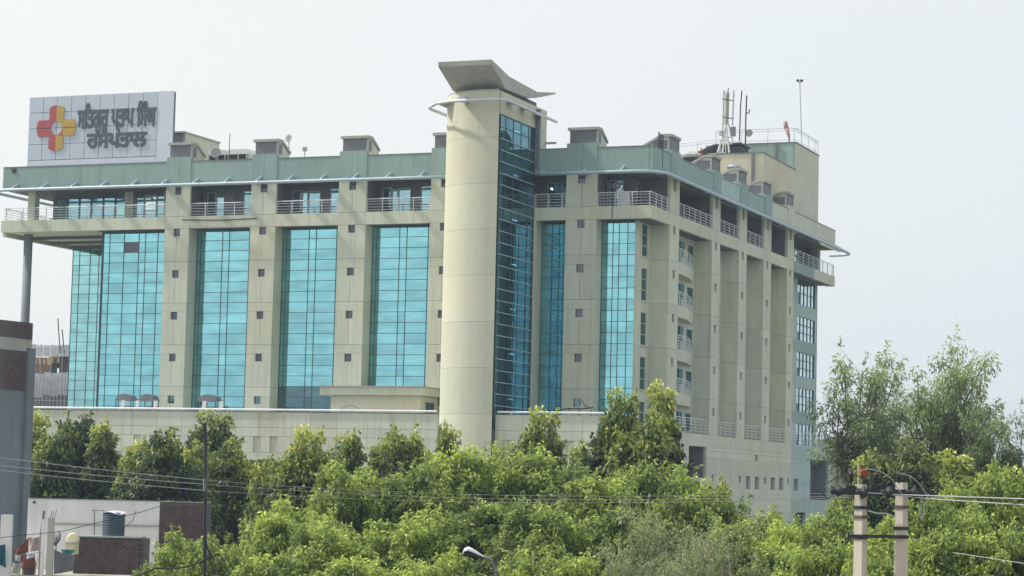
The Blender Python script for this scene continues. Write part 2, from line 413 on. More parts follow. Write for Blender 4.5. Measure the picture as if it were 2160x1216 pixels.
def notch(face, u0, u1, z0, z1, wu0, wu1, wz0, wz1, um):
    """left and right halves of a pier panel with the window cut at their shared seam"""
    g = .012
    lft = [(u0, z0), (um - g, z0), (um - g, wz0), (wu0, wz0), (wu0, z1), (u0, z1)]
    rgt = [(um + g, z0), (u1, z0), (u1, z1), (wu1, z1), (wu1, wz0), (um + g, wz0)]
    return lft, rgt
def pier(face, u0, u1, top=True, zbot=13.9, depth=1.45, mat='cream', ww=.31, th=.25):
    """face 'y': front pier at y=0 spanning x u0..u1; face 'x': pier on the right face spanning y"""
    uc = (u0 + u1) / 2; wu0, wu1 = uc - ww, uc + ww; g = .012
    def P(poly, name='pier_panel', a=0.0, b=th):
        m = MB()
        if face == 'y': m.prism(poly, 'y', a, b)
        else: m.prism(poly, 'x', -b, -a)
        return build(m, name, mat)
    def B(name, mt, a, b, c, d, z0, z1):        # u0,u1, depth0, depth1
        if face == 'y': return hp(name, mt, a, b, c, d, z0, z1)
        return hp(name, mt, -d, -c, a, b, z0, z1)
    edges = WT + [WT[-1] - FH]
    for k, zt in enumerate(WT):
        zb = zt - FH + .73
        if zb < zbot: zb = zbot
        for poly in notch(face, u0, u1, zb + g, zt, wu0, wu1, zt - .63, zt, uc): P(poly)
        B('pier_window', 'core' if face == 'x' else 'win' if k < 4 else 'glass_dark', wu0 - .05, wu1 + .05, th - .06, th + .02, zt - .66, zt + .02)
        zs = zt + .73 if k else 29.9 - g
        if k: P([(u0, zt + g), (u1, zt + g), (u1, zs - g), (u0, zs - g)])
        B('pier_core', mat, u0 + .02, u1 - .02, th, depth + .25, zt - FH + .75 if k < 4 else zbot, zt + .73 if k else 29.9)
        # window surround blocks behind the notch keep the hole closed
    if top:
        P([(u0, 29.9), (u1, 29.9), (u1, 30.9 - g), (u0, 30.9 - g)])
        for poly in notch(face, u0, u1, 30.9 + g, 33.5, wu0, wu1, 32.7, 33.5, uc): P(poly)
        B('pier_window', 'core' if face == 'x' else 'win', wu0 - .05, wu1 + .05, th - .06, th + .02, 32.66, 33.42)
        B('pier_core', 'inner', u0 + .02, u1 - .02, th, 3.3, 30.9, 33.48)  # pier sides in balcony grey-mauve, recess shade put into the colour
PX = [(-42.25, -39.97), (-34.3, -32.03), (-26.4, -23.97), (-18.35, -16.05), (-6.95, -4.45)]
PY = [(4.6, 7.05), (16.1, 18.4), (24.1, 26.5), (32.0, 34.5), (40.1, 42.4)]
for a, b in PX: pier('y', a, b)
for a, b in PY: pier('x', a, b)

# beams at the top storey floor
def beam(face, u0, u1, mat='cream', z0=29.9, z1=30.9):
    if face == 'y': hp('beam_panel', mat, u0 + .012, u1 - .012, 0.0, .3, z0, z1)
    else: hp('beam_panel', mat, -.3, 0.0, u0 + .012, u1 - .012, z0, z1)
for a, b in ((-53.2, -42.25), (-39.97, -34.3), (-32.03, -26.4), (-23.97, -18.35), (-9.57, -6.95)): beam('y', a, b)
beam('y', -58.2, -53.2); beam('y', -4.45, 0.0, 'cream')
for a, b in ((.3, 4.6), (7.05, 16.1), (18.4, 24.1), (26.5, 32.0), (34.5, 40.1)): beam('x', a, b)
beam('x', 42.4, 50.2, 'sage'); beam('x', 50.2, 58.4, 'cream')
hp('beam_panel', 'cream', -.9, -.3, 58.1, 58.4, 29.9, 30.9)
hp('edge_beam', 'cream', -58.2, -57.85, .3, 40, 29.55, 29.9)
hp('floor_slab', 'cream', -1.5, -.3, 57.42, 58.1, 29.95, 30.85)
# soffit ribs under the left wing
for y in (3.6, 7.3, 10.6): hp('soffit_rib', 'soffit', -57.8, -49.0, y, y + .25, 29.65, 29.9)

# ---------------------------------------------------------------- curtain walls
PLIST = []
def curtain(plane, pos, us, zs, pm, parent_label=None, closed_open=None, th=.05, mull='mull', mw=.025, lt=False):
    """grid of separate panes between mullions; plane 'y' at y=pos or 'x' at x=pos"""
    z0, z1 = min(zs), max(zs); c = ((us[0] + us[-1]) / 2, pos, z0) if plane == 'y' else (pos, (us[0] + us[-1]) / 2, z0)
    fr = MB()
    s = 1 if plane == 'y' else -1                 # depth direction away from the viewer
    def bb(m, a, b, d0, d1, e, f):
        if plane == 'y': m.box(a, b, pos + min(d0, d1), pos + max(d0, d1), e, f)
        else: m.box(pos - max(d0, d1), pos - min(d0, d1), a, b, e, f)
    for u in us: bb(fr, u - mw, u + mw, -.035, .10, z0 - .02, z1 + .02)
    for z in zs: bb(fr, us[0] - mw + .003, us[-1] + mw - .003, -.045 if lt else -.03, .09, z - .02, z + .02)
    cw = fr.build('curtain_wall', mull, H)
    for i in range(len(us) - 1):
        for j in range(len(zs) - 1):
            a, b = us[i] + mw - .005, us[i + 1] - mw + .005; lo, hi = sorted((zs[j], zs[j + 1])); lo += .017; hi -= .017
            if closed_open and (i, j) in closed_open:
                mt = closed_open[(i, j)]
            else: mt = pm
            PLIST.append(((b - a) * (hi - lo) * (1 if plane == 'y' else .42), len(PLIST), cw, plane, pos, a, b, lo, hi, mt))
    return cw
rows = [29.86] + [29.0 - .8575 * k for k in range(18)]        # down to about 14.4
front_rows = rows + [13.95]
lower_dark = {}
curtain('y', 1.45, [-48.9, -48.3, -46.92, -45.5, -44.87, -43.69, -42.97, -42.2], front_rows, 'glass', closed_open={(2, 1): 'win'})
curtain('y', 11.0, [-57.9, -57.2, -56.1, -55.2, -53.8, -52.4, -51.0, -49.0], front_rows, 'glass_lt')
for bi, (a, b) in enumerate(((-39.95, -34.32), (-32.01, -26.42), (-23.95, -18.37))):
    us = [a, a + .35, a + 2.36, a + 3.0, a + 4.85, b]
    co = {}
    if bi == 1:
        for i in range(5):
            for j in range(15, 19): co[(i, j)] = 'glass_dark'  # darker panes put a dark building's reflection into the glass colour
    curtain('y', 1.45, us, front_rows, 'glass', closed_open=co)
curtain('y', 1.45, [-16.0, -13.5, -11.0, -9.6], front_rows[::4] + [13.95], 'glass')
curtain('y', 1.45, [-9.4, -8.55, -7.6, -6.97], front_rows, 'glass', lt=True, mull='mull')
curtain('y', 1.45, [-4.43, -3.55, -3.05, -2.35, -1.6], front_rows, 'glass')
hp('glazing_end', 'mull', -49.05, -48.95, 1.4, 11.2, 13.9, 29.9)
hp('soffit_strip', 'core', -48.9, -42.2, .32, 1.6, 29.87, 29.9)

# corner: wall with narrow strip windows facing right
zc = [29.9] + [29.9 - 2.6 - FH * k for k in range(5)]
for k in range(5):
    top = 29.83 - FH * k; zb = top - 2.52
    hp('corner_wall_panel', 'cream', -1.75, -1.55, 1.4, 2.55, zb, 29.9 if k == 0 else top + .92)
    hp('corner_wall_panel', 'cream', -1.75, -1.55, 3.95, 4.6, zb, 29.9 if k == 0 else top + .92)
    hp('corner_wall_panel', 'cream', -1.75, -1.55, 2.56, 3.94, top, 29.9 if k == 0 else top + .90)
    w = hp('strip_window', 'mull_lt', -1.70, -1.66, 2.56, 3.94, zb + .0, top)
    for q in range(3):
        z = zb + .05 + q * .83
        bx('window_pane', 'glass_dark', w, -1.66, -1.64, 2.62, 3.88, z, z + .76)
    hp('window_sill', 'cream', -1.75, -1.45, 2.5, 4.0, zb - .10, zb)
hp('corner_wall_panel', 'cream', -1.75, -1.55, 1.4, 4.6, 0, zb - .1)
hp('stub_pier', 'cream', -9.57, -9.42, 0.0, 1.7, 13.9, 29.9)

# ---------------------------------------------------------------- recessed bays of the right face
for n, (a, b) in enumerate(((7.05, 16.1), (18.4, 24.1), (26.5, 32.0), (34.5, 40.1))):
    for k in range(5):
        z1 = 29.9 - FH * k; z0 = z1 - FH + .02 if k < 4 else 13.0
        hp('recess_wall_panel', 'cream', -1.75, -1.5, a, b, z0, z1)
    railing('balcony_railing', [(-.12, a + .03, 13.95), (-.12, b - .03, 13.95)], H, h=1.15, bars=4, step=1.4)
def curve_balcony(zf):
    pts = [(-.22, 7.07), (-.24, 8.6), (-.36, 10.2), (-.58, 11.8), (-.88, 13.2), (-1.2, 14.6), (-1.48, 15.9)]
    m = MB(); n = len(pts)
    poly = pts + [(-1.6, 15.9), (-1.6, 7.07)]
    m.prism(poly, 'z', zf - .95, zf)
    b = build(m, 'curved_balcony', 'cream')
    r = railing('balcony_railing', [(x - .07, y + .02, zf) for x, y in pts], H, h=1.1, bars=4, step=1.3)
for k in range(5):
    zf = 27.35 - FH * k
    if k < 4: curve_balcony(zf)
    d = hp('balcony_door', 'mull_lt', -1.5, -1.44, 11.4, 13.3, zf, zf + 2.2)
    bx('door_pane', 'glass_dark', d, -1.44, -1.42, 11.5, 12.3, zf + .1, zf + 2.1)
    bx('door_pane', 'glass_door', d, -1.44, -1.42, 12.42, 13.2, zf + .9, zf + 2.1)
    d = hp('balcony_window', 'mull_lt', -1.5, -1.44, 14.0, 15.6, zf + .5, zf + 2.1)
    bx('window_pane', 'glass_dark', d, -1.44, -1.42, 14.1, 15.5, zf + .6, zf + 2.0)

# ---------------------------------------------------------------- far right end section with gridded windows
xw = -1.5
for k in range(4):
    top = 26.35 - FH * k
    hp('end_wall_panel', 'sage' if k % 2 else 'bluegreen', xw - .25, xw, 42.4, 57.4, top, top + 1.14)
    hp('end_wall_panel', 'bluegreen', xw - .25, xw, 42.4, 49.75, top - 2.3, top)
    hp('end_wall_panel', 'bluegreen', xw - .25, xw, 56.6, 57.4, top - 2.3, top)
hp('end_wall_panel', 'bluegreen', xw - .25, xw, 42.4, 49.75, 27.49, 29.9)
hp('end_wall_panel', 'bluegreen', xw - .25, xw, 56.6, 57.4, 27.49, 29.9)
hp('end_wall_panel', 'bluegreen', xw - .25, xw, 42.4, 57.4, 13.0, 13.73)
hp('end_return_wall', 'bluegreen', xw - 6, xw - .25, 57.2, 57.38, 0, 29.9)
def gridwin(y0, y1, z0, z1, x=xw - .12, nx=5, nz=3):
    f = MB()
    for i in range(nx + 1):
        y = y0 + (y1 - y0) * i / nx; f.box(x - .04, x + .06, y - .045, y + .045, z0, z1)
    for j in range(nz + 1):
        z = z0 + (z1 - z0) * j / nz; f.box(x - .03, x + .05, y0, y1, z - .035, z + .035)
    w = build(f, 'grid_window', 'mull')
    for i in range(nx):
        for j in range(nz):
            o = bx('window_pane', 'glass_white' if (i * 7 + j * 3) % 11 else 'glass_dark', w, x - .02, x, y0 + (y1 - y0) * i / nx + .07, y0 + (y1 - y0) * (i + 1) / nx - .07,
                   z0 + (z1 - z0) * j / nz + .04, z0 + (z1 - z0) * (j + 1) / nz - .04)
            tilt(o, .3)
gridwin(49.75, 56.6, 27.49, 29.75, nz=2)
for k in range(4): gridwin(49.75, 56.6, 24.05 - FH * k, 26.35 - FH * k)
gridwin(44.6, 56.0, 30.95, 33.2, x=-2.3, nx=7)
hp('end_post', 'sage', -1.9, -1.2, 56.3, 57.2, 30.9, 33.48)
railing('balcony_railing', [(-.1, 42.45, 30.9), (-.1, 58.25, 30.9)], H, h=1.1, bars=4, step=1.9)
hp('end_wall_panel', 'inner', -3.3, -2.5, 42.4, 57.2, 30.9, 33.48)

# ---------------------------------------------------------------- top storey balconies
def frame_unit(plane, pos, u0, u1, z0, z1, pane, name, split=None, fm='mull_lt'):
    """framed door or window with separate panes; on plane y=pos facing -y, or x=pos facing +x"""
    m = MB(); t = .055
    def bb(mm, a, b, e, f, d0, d1):
        if plane == 'y': mm.box(a, b, pos - d1, pos - d0, e, f)
        else: mm.box(pos + d0, pos + d1, a, b, e, f)
    bb(m, u0, u0 + t, z0, z1, 0, .1); bb(m, u1 - t, u1, z0, z1, 0, .1); bb(m, u0 + t, u1 - t, z1 - t, z1, 0, .1); bb(m, u0 + t, u1 - t, z0, z0 + t, 0, .1)
    zz = [z0 + t, z1 - t]
    if split: zz = [z0 + t, split - t / 2, split + t / 2, z1 - t]; bb(m, u0 + t, u1 - t, split - t / 2, split + t / 2, 0, .095)
    w = build(m, name, fm)
    for q in range(0, len(zz), 2):
        mt = pane if isinstance(pane, str) else pane[q // 2]
        if plane == 'y': o = bx('window_pane', mt, w, u0 + t, u1 - t, pos - .05, pos - .03, zz[q], zz[q + 1])
        else: o = bx('window_pane', mt, w, pos + .03, pos + .05, u0 + t, u1 - t, zz[q], zz[q + 1])
        tilt(o, .25)
for n, (a, b) in enumerate(((-39.97, -34.3), (-32.03, -26.4), (-23.97, -18.35), (-16.05, -9.6))):
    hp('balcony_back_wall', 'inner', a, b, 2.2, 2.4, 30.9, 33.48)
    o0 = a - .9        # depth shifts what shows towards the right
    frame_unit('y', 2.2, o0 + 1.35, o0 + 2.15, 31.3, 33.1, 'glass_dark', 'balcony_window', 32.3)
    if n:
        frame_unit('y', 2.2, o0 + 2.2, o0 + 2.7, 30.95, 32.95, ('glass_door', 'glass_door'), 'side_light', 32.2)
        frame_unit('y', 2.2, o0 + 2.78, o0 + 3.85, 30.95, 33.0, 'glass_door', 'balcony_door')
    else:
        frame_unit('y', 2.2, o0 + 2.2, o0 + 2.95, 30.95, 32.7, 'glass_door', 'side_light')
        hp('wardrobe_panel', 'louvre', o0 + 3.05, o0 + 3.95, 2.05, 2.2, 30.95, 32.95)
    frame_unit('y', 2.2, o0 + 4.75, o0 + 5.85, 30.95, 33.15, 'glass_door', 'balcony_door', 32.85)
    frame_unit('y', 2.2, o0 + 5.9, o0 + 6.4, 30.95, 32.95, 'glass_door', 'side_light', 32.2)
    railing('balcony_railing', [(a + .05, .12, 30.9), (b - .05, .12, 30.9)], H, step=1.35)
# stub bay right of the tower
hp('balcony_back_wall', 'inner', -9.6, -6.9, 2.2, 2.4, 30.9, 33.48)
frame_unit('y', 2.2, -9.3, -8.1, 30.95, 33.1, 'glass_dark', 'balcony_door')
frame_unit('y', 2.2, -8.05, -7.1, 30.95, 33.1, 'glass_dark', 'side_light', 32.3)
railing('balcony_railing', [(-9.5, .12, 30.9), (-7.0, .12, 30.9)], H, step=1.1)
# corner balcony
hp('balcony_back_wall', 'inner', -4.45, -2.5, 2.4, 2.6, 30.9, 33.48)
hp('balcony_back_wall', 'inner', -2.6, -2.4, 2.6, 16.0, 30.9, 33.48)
frame_unit('y', 2.4, -5.0, -4.35, 31.0, 33.1, 'glass_dark', 'balcony_window', 32.3)
frame_unit('y', 2.4, -4.2, -3.1, 30.95, 33.2, ('glass_door', 'glass_dark'), 'balcony_door', 32.9)
frame_unit('x', -2.4, 3.4, 4.4, 30.95, 33.1, 'glass_dark', 'balcony_door')
railing('balcony_railing', [(-4.4, .12, 30.9), (-.12, .12, 30.9), (-.12, 4.55, 30.9)], H, step=1.4)
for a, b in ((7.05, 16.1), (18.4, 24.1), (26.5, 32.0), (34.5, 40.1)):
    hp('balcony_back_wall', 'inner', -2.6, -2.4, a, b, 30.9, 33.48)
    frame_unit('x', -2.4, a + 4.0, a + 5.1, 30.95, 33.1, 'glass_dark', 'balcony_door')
    if b - a > 6:
        frame_unit('x', -2.4, a + 6.3, a + 7.6, 30.95, 33.1, 'glass_dark', 'balcony_door')
    if a < 34: railing('balcony_railing', [(-.12, a + .03, 30.9), (-.12, b - .03, 30.9)], H, step=1.5)
# left wing top storey: long glazed room with a beige corner post
hp('corner_post', 'cream', -56.2, -55.5, .9, 1.6, 30.9, 33.48)
for i in range(6):
    u = -54.95 + i * 1.18
    frame_unit('y', 3.4, u, u + 1.14, 30.95, 33.1, 'glass_door' if i < 5 else ('glass_lt', 'glass_door'), 'glazed_screen', None if i < 5 else 32.6, 'mull')
hp('balcony_back_wall', 'inner', -55.3, -42.3, 3.42, 3.6, 30.9, 33.48)
hp('door_pier', 'cream', -47.9, -47.1, 2.9, 3.4, 30.9, 33.48)
frame_unit('y', 3.3, -47.05, -46.2, 30.95, 33.0, 'glass_door', 'side_light', 32.4)
frame_unit('y', 3.3, -46.15, -45.0, 30.95, 33.2, ('glass_door', 'glass_white'), 'balcony_door', 31.9)
frame_unit('y', 3.3, -44.95, -44.2, 30.95, 33.1, 'glass_door', 'side_light')
hp('door_pier', 'cream', -44.1, -43.5, 2.9, 3.35, 30.9, 33.48)
frame_unit('y', 3.0, -43.45, -42.3, 30.95, 33.1, 'glass_door', 'balcony_door')
railing('balcony_railing', [(-58.05, 12, 30.9), (-58.05, .12, 30.9), (-42.3, .12, 30.9)], H, step=2.3)
# tall round column below the left wing
m = MB().lathe([(.37, 0), (.37, 29.9)], (-56.73, 2.0, 0), 20); build(m, 'round_column', 'rough', smooth=True)

# ---------------------------------------------------------------- roof edge: parapet, piers' bumps, vent housings
def parapet(face, u0, u1, mat, z0=33.5, z1=35.5, name='parapet_panel', d0=0.0, d1=.25):
    if face == 'y': hp(name, mat, u0 + .01, u1 - .01, d0, d1, z0, z1 - .07); hp('parapet_coping', 'louvre', u0, u1, d0 - .03, d1 + .03, z1 - .07, z1)
    else: hp(name, mat, -d1, -d0, u0 + .01, u1 - .01, z0, z1 - .07); hp('parapet_coping', 'louvre', -d1 - .03, -d0 + .03, u0, u1, z1 - .07, z1)
for a, b in ((-58.2, -50.5), (-50.5, -42.25), (-39.97, -34.3), (-32.03, -26.4), (-23.97, -18.35), (-16.05, -9.6), (-9.58, -6.95), (-4.45, -.26)):
    parapet('y', a, b, 'sage')
cols = ['sage', 'sage', 'bluegreen', 'sage', 'cream', 'cream']
for i, (a, b) in enumerate(((0.0, 4.6), (7.05, 16.1), (18.4, 24.1), (26.5, 32.0), (34.5, 40.1), (42.4, 58.4))):
    parapet('x', a, b, cols[i])
hp('parapet_panel', 'sage', -58.2, -57.95, .3, 40, 33.5, 35.5)
hp('parapet_panel', 'cream', -3, -.3, 58.15, 58.4, 33.5, 35.5)
hp('roof_spout', 'dark', -57.3, -56.9, -.08, .02, 35.0, 35.35)
def vent(face, u0, u1, mat):
    e = .05
    def B(name, mt, a, b, c, d, z0, z1, par=None):
        if face == 'y': return bx(name, mt, par or H, a, b, c, d, z0, z1)
        return bx(name, mt, par or H, -d, -c, a, b, z0, z1)
    B('parapet_pier', mat, u0, (u0 + u1) / 2 - .01, -.05, .35, 33.5, 35.84)
    B('parapet_pier', mat, (u0 + u1) / 2 + .01, u1, -.05, .35, 33.5, 35.84)
    w0, w1 = u0 + .15, u1 - .05
    m = MB(); prof = [(.12, 35.2), (.12, 36.9), (.8, 36.9), (2.25, 36.1), (2.25, 34.0), (.12, 34.0)]
    def pr(a, b, pf):
        mm = MB()
        if face == 'y': mm.prism([(p[0], p[1]) for p in pf], 'x', a, b)
        else: mm.prism([(-p[0], p[1]) for p in pf], 'y', a, b)
        return mm
    v = build(pr(w0, w1, [(.2, 34), (.2, 36.85), (.8, 36.85), (2.25, 36.05), (2.25, 34)]), 'vent_housing', 'cream')
    for k in range(6):
        z = 35.88 + k * .155
        B('louvre_blade', 'louvre', w0 + .04, w1 - .10, .12, .19, z, z + .15, v)
    B('vent_frame', 'cap', w1 - .10, w1 + .02, .08, .25, 35.84, 36.84, v)
    o = MB(); 
    cp = pr(w0 - .12, w1 + .12, [(-.02, 36.86), (-.02, 37.08), (.85, 37.08), (2.3, 36.28), (2.3, 36.1), (.8, 36.86)]).build('vent_cap', 'cap', v)
    if face == 'y': bx('side_louvre', 'louvre', v, w1 + .0, w1 + .03, .35, .85, 35.9, 36.7)
    else: bx('side_louvre', 'louvre', v, -1.5, -.35, w0 - .03, w0, 35.9, 36.6)
for a, b in PX: vent('y', a, b, 'sage')
for i, (a, b) in enumerate(PY): vent('x', a, b, ['sage', 'sage', 'sage', 'sage', 'cream'][i])

# canopy pipe round the eaves with brackets and clear strips
rc = 2.2
def arc(cx, cy, r, a0, a1, z, n=7): return [(cx + r * math.cos(math.radians(a0 + (a1 - a0) * i / n)), cy + r * math.sin(math.radians(a0 + (a1 - a0) * i / n)), z) for i in range(n + 1)]
zp = 33.38
m = MB().tube([(-59.2, 14, zp), (-59.2, 1.0, zp)] + arc(-57.2, 1.0, 2.0, 180, 270, zp) + [(-40, -1, zp), (-20, -1, zp), (-15.6, -1, zp)], .14, 8)
build(m, 'canopy_pipe', 'steel', smooth=True)
m = MB().tube([(-9.0, -.6, zp), (-8.6, -1, zp), (-4, -1, zp), (-1.2, -1, zp)] + arc(-1.2, 1.2, 2.2, 270, 360, zp) + [(1.0, 30, zp), (1.0, 59.5, zp), (.8, 60.9, zp), (.1, 61.8, zp), (-1.5, 62.2, zp)], .14, 8)
build(m, 'canopy_pipe', 'steel', smooth=True)
def bracket(face, u):
    m = MB()
    pr = [(0.02, 33.92), (-.12, 34.02), (-.95, 33.6), (-1.0, 33.5), (-.9, 33.44), (.02, 33.56)]
    if face == 'y': m.prism(pr, 'x', u - .05, u + .05); m.box(u - .42, u + .30, -.86, .02, 33.50, 33.56)
    else: m.prism([(-a, z) for a, z in pr], 'y', u - .05, u + .05); m.box(-.02, .86, u - .3, u + .42, 33.5, 33.56)
    build(m, 'canopy_bracket', 'steel')
x = -56.6
while x < -16.5: bracket('y', x); x += 2.9
for x in (-8.7, -5.2, -2.2): bracket('y', x)
y = 2.2
while y < 58: bracket('x', y); y += 2.9
yy = 1.6
while yy < 57: hp('canopy_sheet', 'glass_white', .06, .84, yy, yy + 2.7, 33.44, 33.47); yy += 2.9

# roof terrace surface
hp('roof_deck', 'grey_con', -57.9, -.3, .3, 57.3, 33.9, 34.1)

# ---------------------------------------------------------------- penthouse at the right end
m = MB().prism([(36.9, 34.1), (36.9, 40.22), (48.5, 40.22), (48.5, 34.1)], 'x', -10.5, -1.52); build(m, 'penthouse_wall', 'cream_lt')
m = MB().prism([(48.5, 34.1), (48.5, 42.85), (57.4, 42.85), (57.4, 34.1)], 'x', -9.5, -1.52); build(m, 'penthouse_wall', 'cream')
hp('penthouse_parapet', 'sage', -10.5, -1.75, 48.35, 48.5, 40.22, 42.87)
hp('penthouse_coping', 'louvre', -10.6, -1.46, 36.82, 37.05, 40.22, 40.3)
hp('penthouse_coping', 'louvre', -1.72, -1.46, 37.05, 48.45, 40.22, 40.3)
hp('penthouse_coping', 'louvre', -9.55, -1.45, 48.3, 48.55, 42.87, 42.95)
hp('penthouse_coping', 'louvre', -1.7, -1.45, 48.55, 57.42, 42.87, 42.95)
hp('drain_pipe', 'louvre', -2.6, -2.35, 36.7, 36.88, 35.6, 40.2)
hp('drain_pipe', 'louvre', -3.5, -3.3, 48.18, 48.33, 40.3, 42.8)
railing('roof_railing', [(-9.5, 48.4, 42.95), (-1.6, 48.4, 42.95), (-1.6, 57.3, 42.95)], H, h=1.35, bars=2, step=2.6, tr=.05, br=.035)
railing('roof_railing', [(-14.5, 37.2, 39.5), (-7.0, 37.2, 40.1), (-5.2, 37.2, 40.2)], H, h=1.5, bars=2, step=2.2, tr=.05, br=.035)
c = onY(1545, 300, 44)
hp('roof_shed', 'core', c.x - 1.6, c.x + .9, 43.6, 46.5, 39.9, 42.0)
m = MB().prism([(c.x - 3.2, 41.55), (c.x - 1.6, 42.2), (c.x + 1.0, 42.3), (c.x + 1.0, 42.15), (c.x - 1.6, 42.02), (c.x - 3.2, 41.45)], 'y', 43.3, 46.9); build(m, 'shed_roof', 'core')

# ---------------------------------------------------------------- the tower
TX = [(-9.59, -7.65), (-10.9, -7.78), (-12.1, -7.66), (-13.1, -7.25), (-13.95, -6.6), (-14.6, -5.75), (-15.05, -4.75), (-15.3, -3.6), (-15.4, -2.2), (-15.4, -.01)]
def smooth_path(P, n=4):
    out = []
    for i in range(len(P) - 1):
        p0 = P[max(0, i - 1)]; p1 = P[i]; p2 = P[i + 1]; p3 = P[min(len(P) - 1, i + 2)]
        for k in range(n):
            t = k / n
            out.append(tuple(.5 * (2 * p1[j] + (p2[j] - p0[j]) * t + (2 * p0[j] - 5 * p1[j] + 4 * p2[j] - p3[j]) * t * t + (-p0[j] + 3 * p1[j] - 3 * p2[j] + p3[j]) * t ** 3) for j in (0, 1)))
    out.append(P[-1]); return out
TP = smooth_path(TX, 7)
def offs(P, d):
    o = []
    for i, p in enumerate(P):
        a = P[max(0, i - 1)]; b = P[min(len(P) - 1, i + 1)]
        tx, ty = b[0] - a[0], b[1] - a[1]; l = math.hypot(tx, ty)
        o.append((p[0] - ty / l * d, p[1] + tx / l * d))
    return o
inner = offs(TP, -.3)
tz = [38.15, 35.3, 31.83, 28.40, 24.95, 21.48, 18.05, 14.6, 11.1, 7.6, 4.0, 0.0]
def shell(z0, z1, Pout, Pin, name, mat):
    m = MB(); n = len(Pout)
    poly = Pout + Pin[::-1]
    k = len(poly)
    for z in (z0, z1): m.v += [(p[0], p[1], z) for p in poly]
    for i in range(k): m.f.append((i, (i + 1) % k, k + (i + 1) % k, k + i))
    for i in range(n - 1):
        m.f.append((i, k - 1 - i, k - 2 - i, i + 1)); m.f.append((k + i, k + i + 1, 2 * k - 2 - i, 2 * k - 1 - i))
    o = m.build(name, mat, H)
    return o
inn2 = [(min(x, -9.62) if i == 0 else x, y) for i, (x, y) in enumerate(offs(TP, .3))]
def inward():
    c = (-12.2, -3.0); return [(x + (c[0] - x) * .07, y + (c[1] - y) * .07) for x, y in TP]
TI = inward()
for i in range(len(tz) - 1): shell(tz[i + 1] + .007, tz[i] - .007, TP, TI, 'tower_panel', 'tower')
shell(38.16, 38.85, TP, TI, 'tower_parapet', 'tower')
shell(38.83, 38.95, [(x * 1.0, y) for x, y in TP], TI, 'tower_coping', 'cap')
# tower right wall, above and beside the glass
hp('tower_wall_panel', 'tower', -9.9, -9.59, -7.3, 2.4, 37.12, 38.85)
hp('tower_wall_panel', 'cream', -9.9, -9.59, .02, 2.4, 33.9, 37.1)
hp('tower_wall_panel', 'tower', -15.4, -9.9, 2.15, 2.4, 33.9, 38.85)
hp('tower_wall_panel', 'tower', -15.4, -15.15, 0.0, 2.15, 33.9, 38.85)
hp('tower_corner_pipe', 'louvre', -9.55, -9.25, -.1, .25, 33.9, 38.6)
hp('tower_ledge', 'cream', -9.6, -8.7, 2.1, 2.35, 36.2, 36.35)
hp('tower_roof', 'grey_con', -15.2, -9.7, -7.0, 2.2, 38.2, 38.3)
for i in range(9):
    zf = 37.1 - .2 - i * FH
    if zf < 11: break
    hp('tower_floor', 'soffit', -13.4, -9.92, -6.7, -.14, zf - .25, zf)
    l = hp('ceiling_light', 'lit', -10.5, -10.35, -2.3, -1.2, zf - .32, zf - .27)
hp('tower_inner_wall', 'soffit', -13.6, -13.42, -6.5, 0, 11, 37)
hp('tower_inner_wall', 'soffit', -13.4, -9.9, -.12, 0.0, 11, 37)
trow = [37.05, 36.17, 35.28] + [35.28 - .87 * k for k in range(1, 26)]
trow = [z for z in trow if z > 13.6]
curtain('x', -9.62, [-7.3, -6.2, -4.6, -3.0, -1.4, -.12], trow, 'glass_side', lt=True, mull='mull')
# pale horizontal glazing caps on the tower side
for z in trow[2:]: hp('glazing_cap', 'mull_lt', -9.6, -9.54, -7.3, -.12, z - .025, z + .025)
curtain('x', -9.66, [-7.6, -7.3], [37.05] + [13.4 - 1.7 * k for k in range(0, 8)], 'glass_side')
hp('tower_wall_panel', 'cream', -9.9, -9.66, -7.2, -.1, 0, 13.5)
# tower top pipe
tp = [(-16.6, -3.2, 37.95), (-15.6, -5.6, 38.0)] + [(x, y, 38.05) for x, y in offs(TP, .75 * 1)[::-1]]
po = offs(TP, .75)
s0 = (po[0][0] - TP[0][0]) ** 2
if po[3][1] > TP[3][1]: po = offs(TP, -.75)
path = [(-15.45, -3.4, 37.75), (-15.9, -6.0, 37.9), (-15.75, -6.6, 37.95), (-14.6, -7.9, 38.0), (-13.2, -8.45, 38.0), (-11.6, -8.62, 38.0), (-10.2, -8.62, 38.0), (-9.4, -8.5, 38.0), (-8.98, -8.15, 38.0), (-8.85, -7.5, 38.0), (-8.85, -4, 38.0), (-8.85, 2.6, 38.0)]
m = MB().tube(path, .12, 8); build(m, 'tower_pipe', 'rail', smooth=True)
for y in (-6.4, -3.6, -.8): hp('tower_bracket', 'steel', -9.58, -8.8, y, y + 1.1, 38.12, 38.2)
m = MB().box(-12.6, -12.0, -8.4, -7.6, 38.0, 38.3); build(m, 'tower_bracket', 'steel')
# folded roof wing
prof_t = [(-9.67, 40.74), (-6.1, 40.18), (-.45, 39.98), (3.85, 40.56)]
top = [(-10.0, 40.78), (-5.9, 40.15), (-.3, 39.97), (1.2, 40.12), (3.9, 40.58)]
bot = [(3.85, 40.46), (1.0, 39.72), (-.6, 39.42), (-2.2, 39.18), (-6.0, 39.5), (-8.3, 39.0), (-9.95, 40.42)]
top = [(-9.75, 40.78), (-6.1, 40.12), (-.2, 39.95), (3.9, 40.58)]
bot = [(3.9, 40.46), (-.5, 39.42), (-2.2, 39.16), (-6.8, 39.08), (-9.7, 40.42)]
m = MB(); a, b = -13.75, -9.45
poly = top + bot
k = len(poly)
m.v = [(a, y, z) for y, z in poly] + [(b, y, z) for y, z in poly]
m.f = [(i, (i + 1) % k, k + (i + 1) % k, k + i) for i in range(k)]
nt_, nb_ = len(top), len(bot)
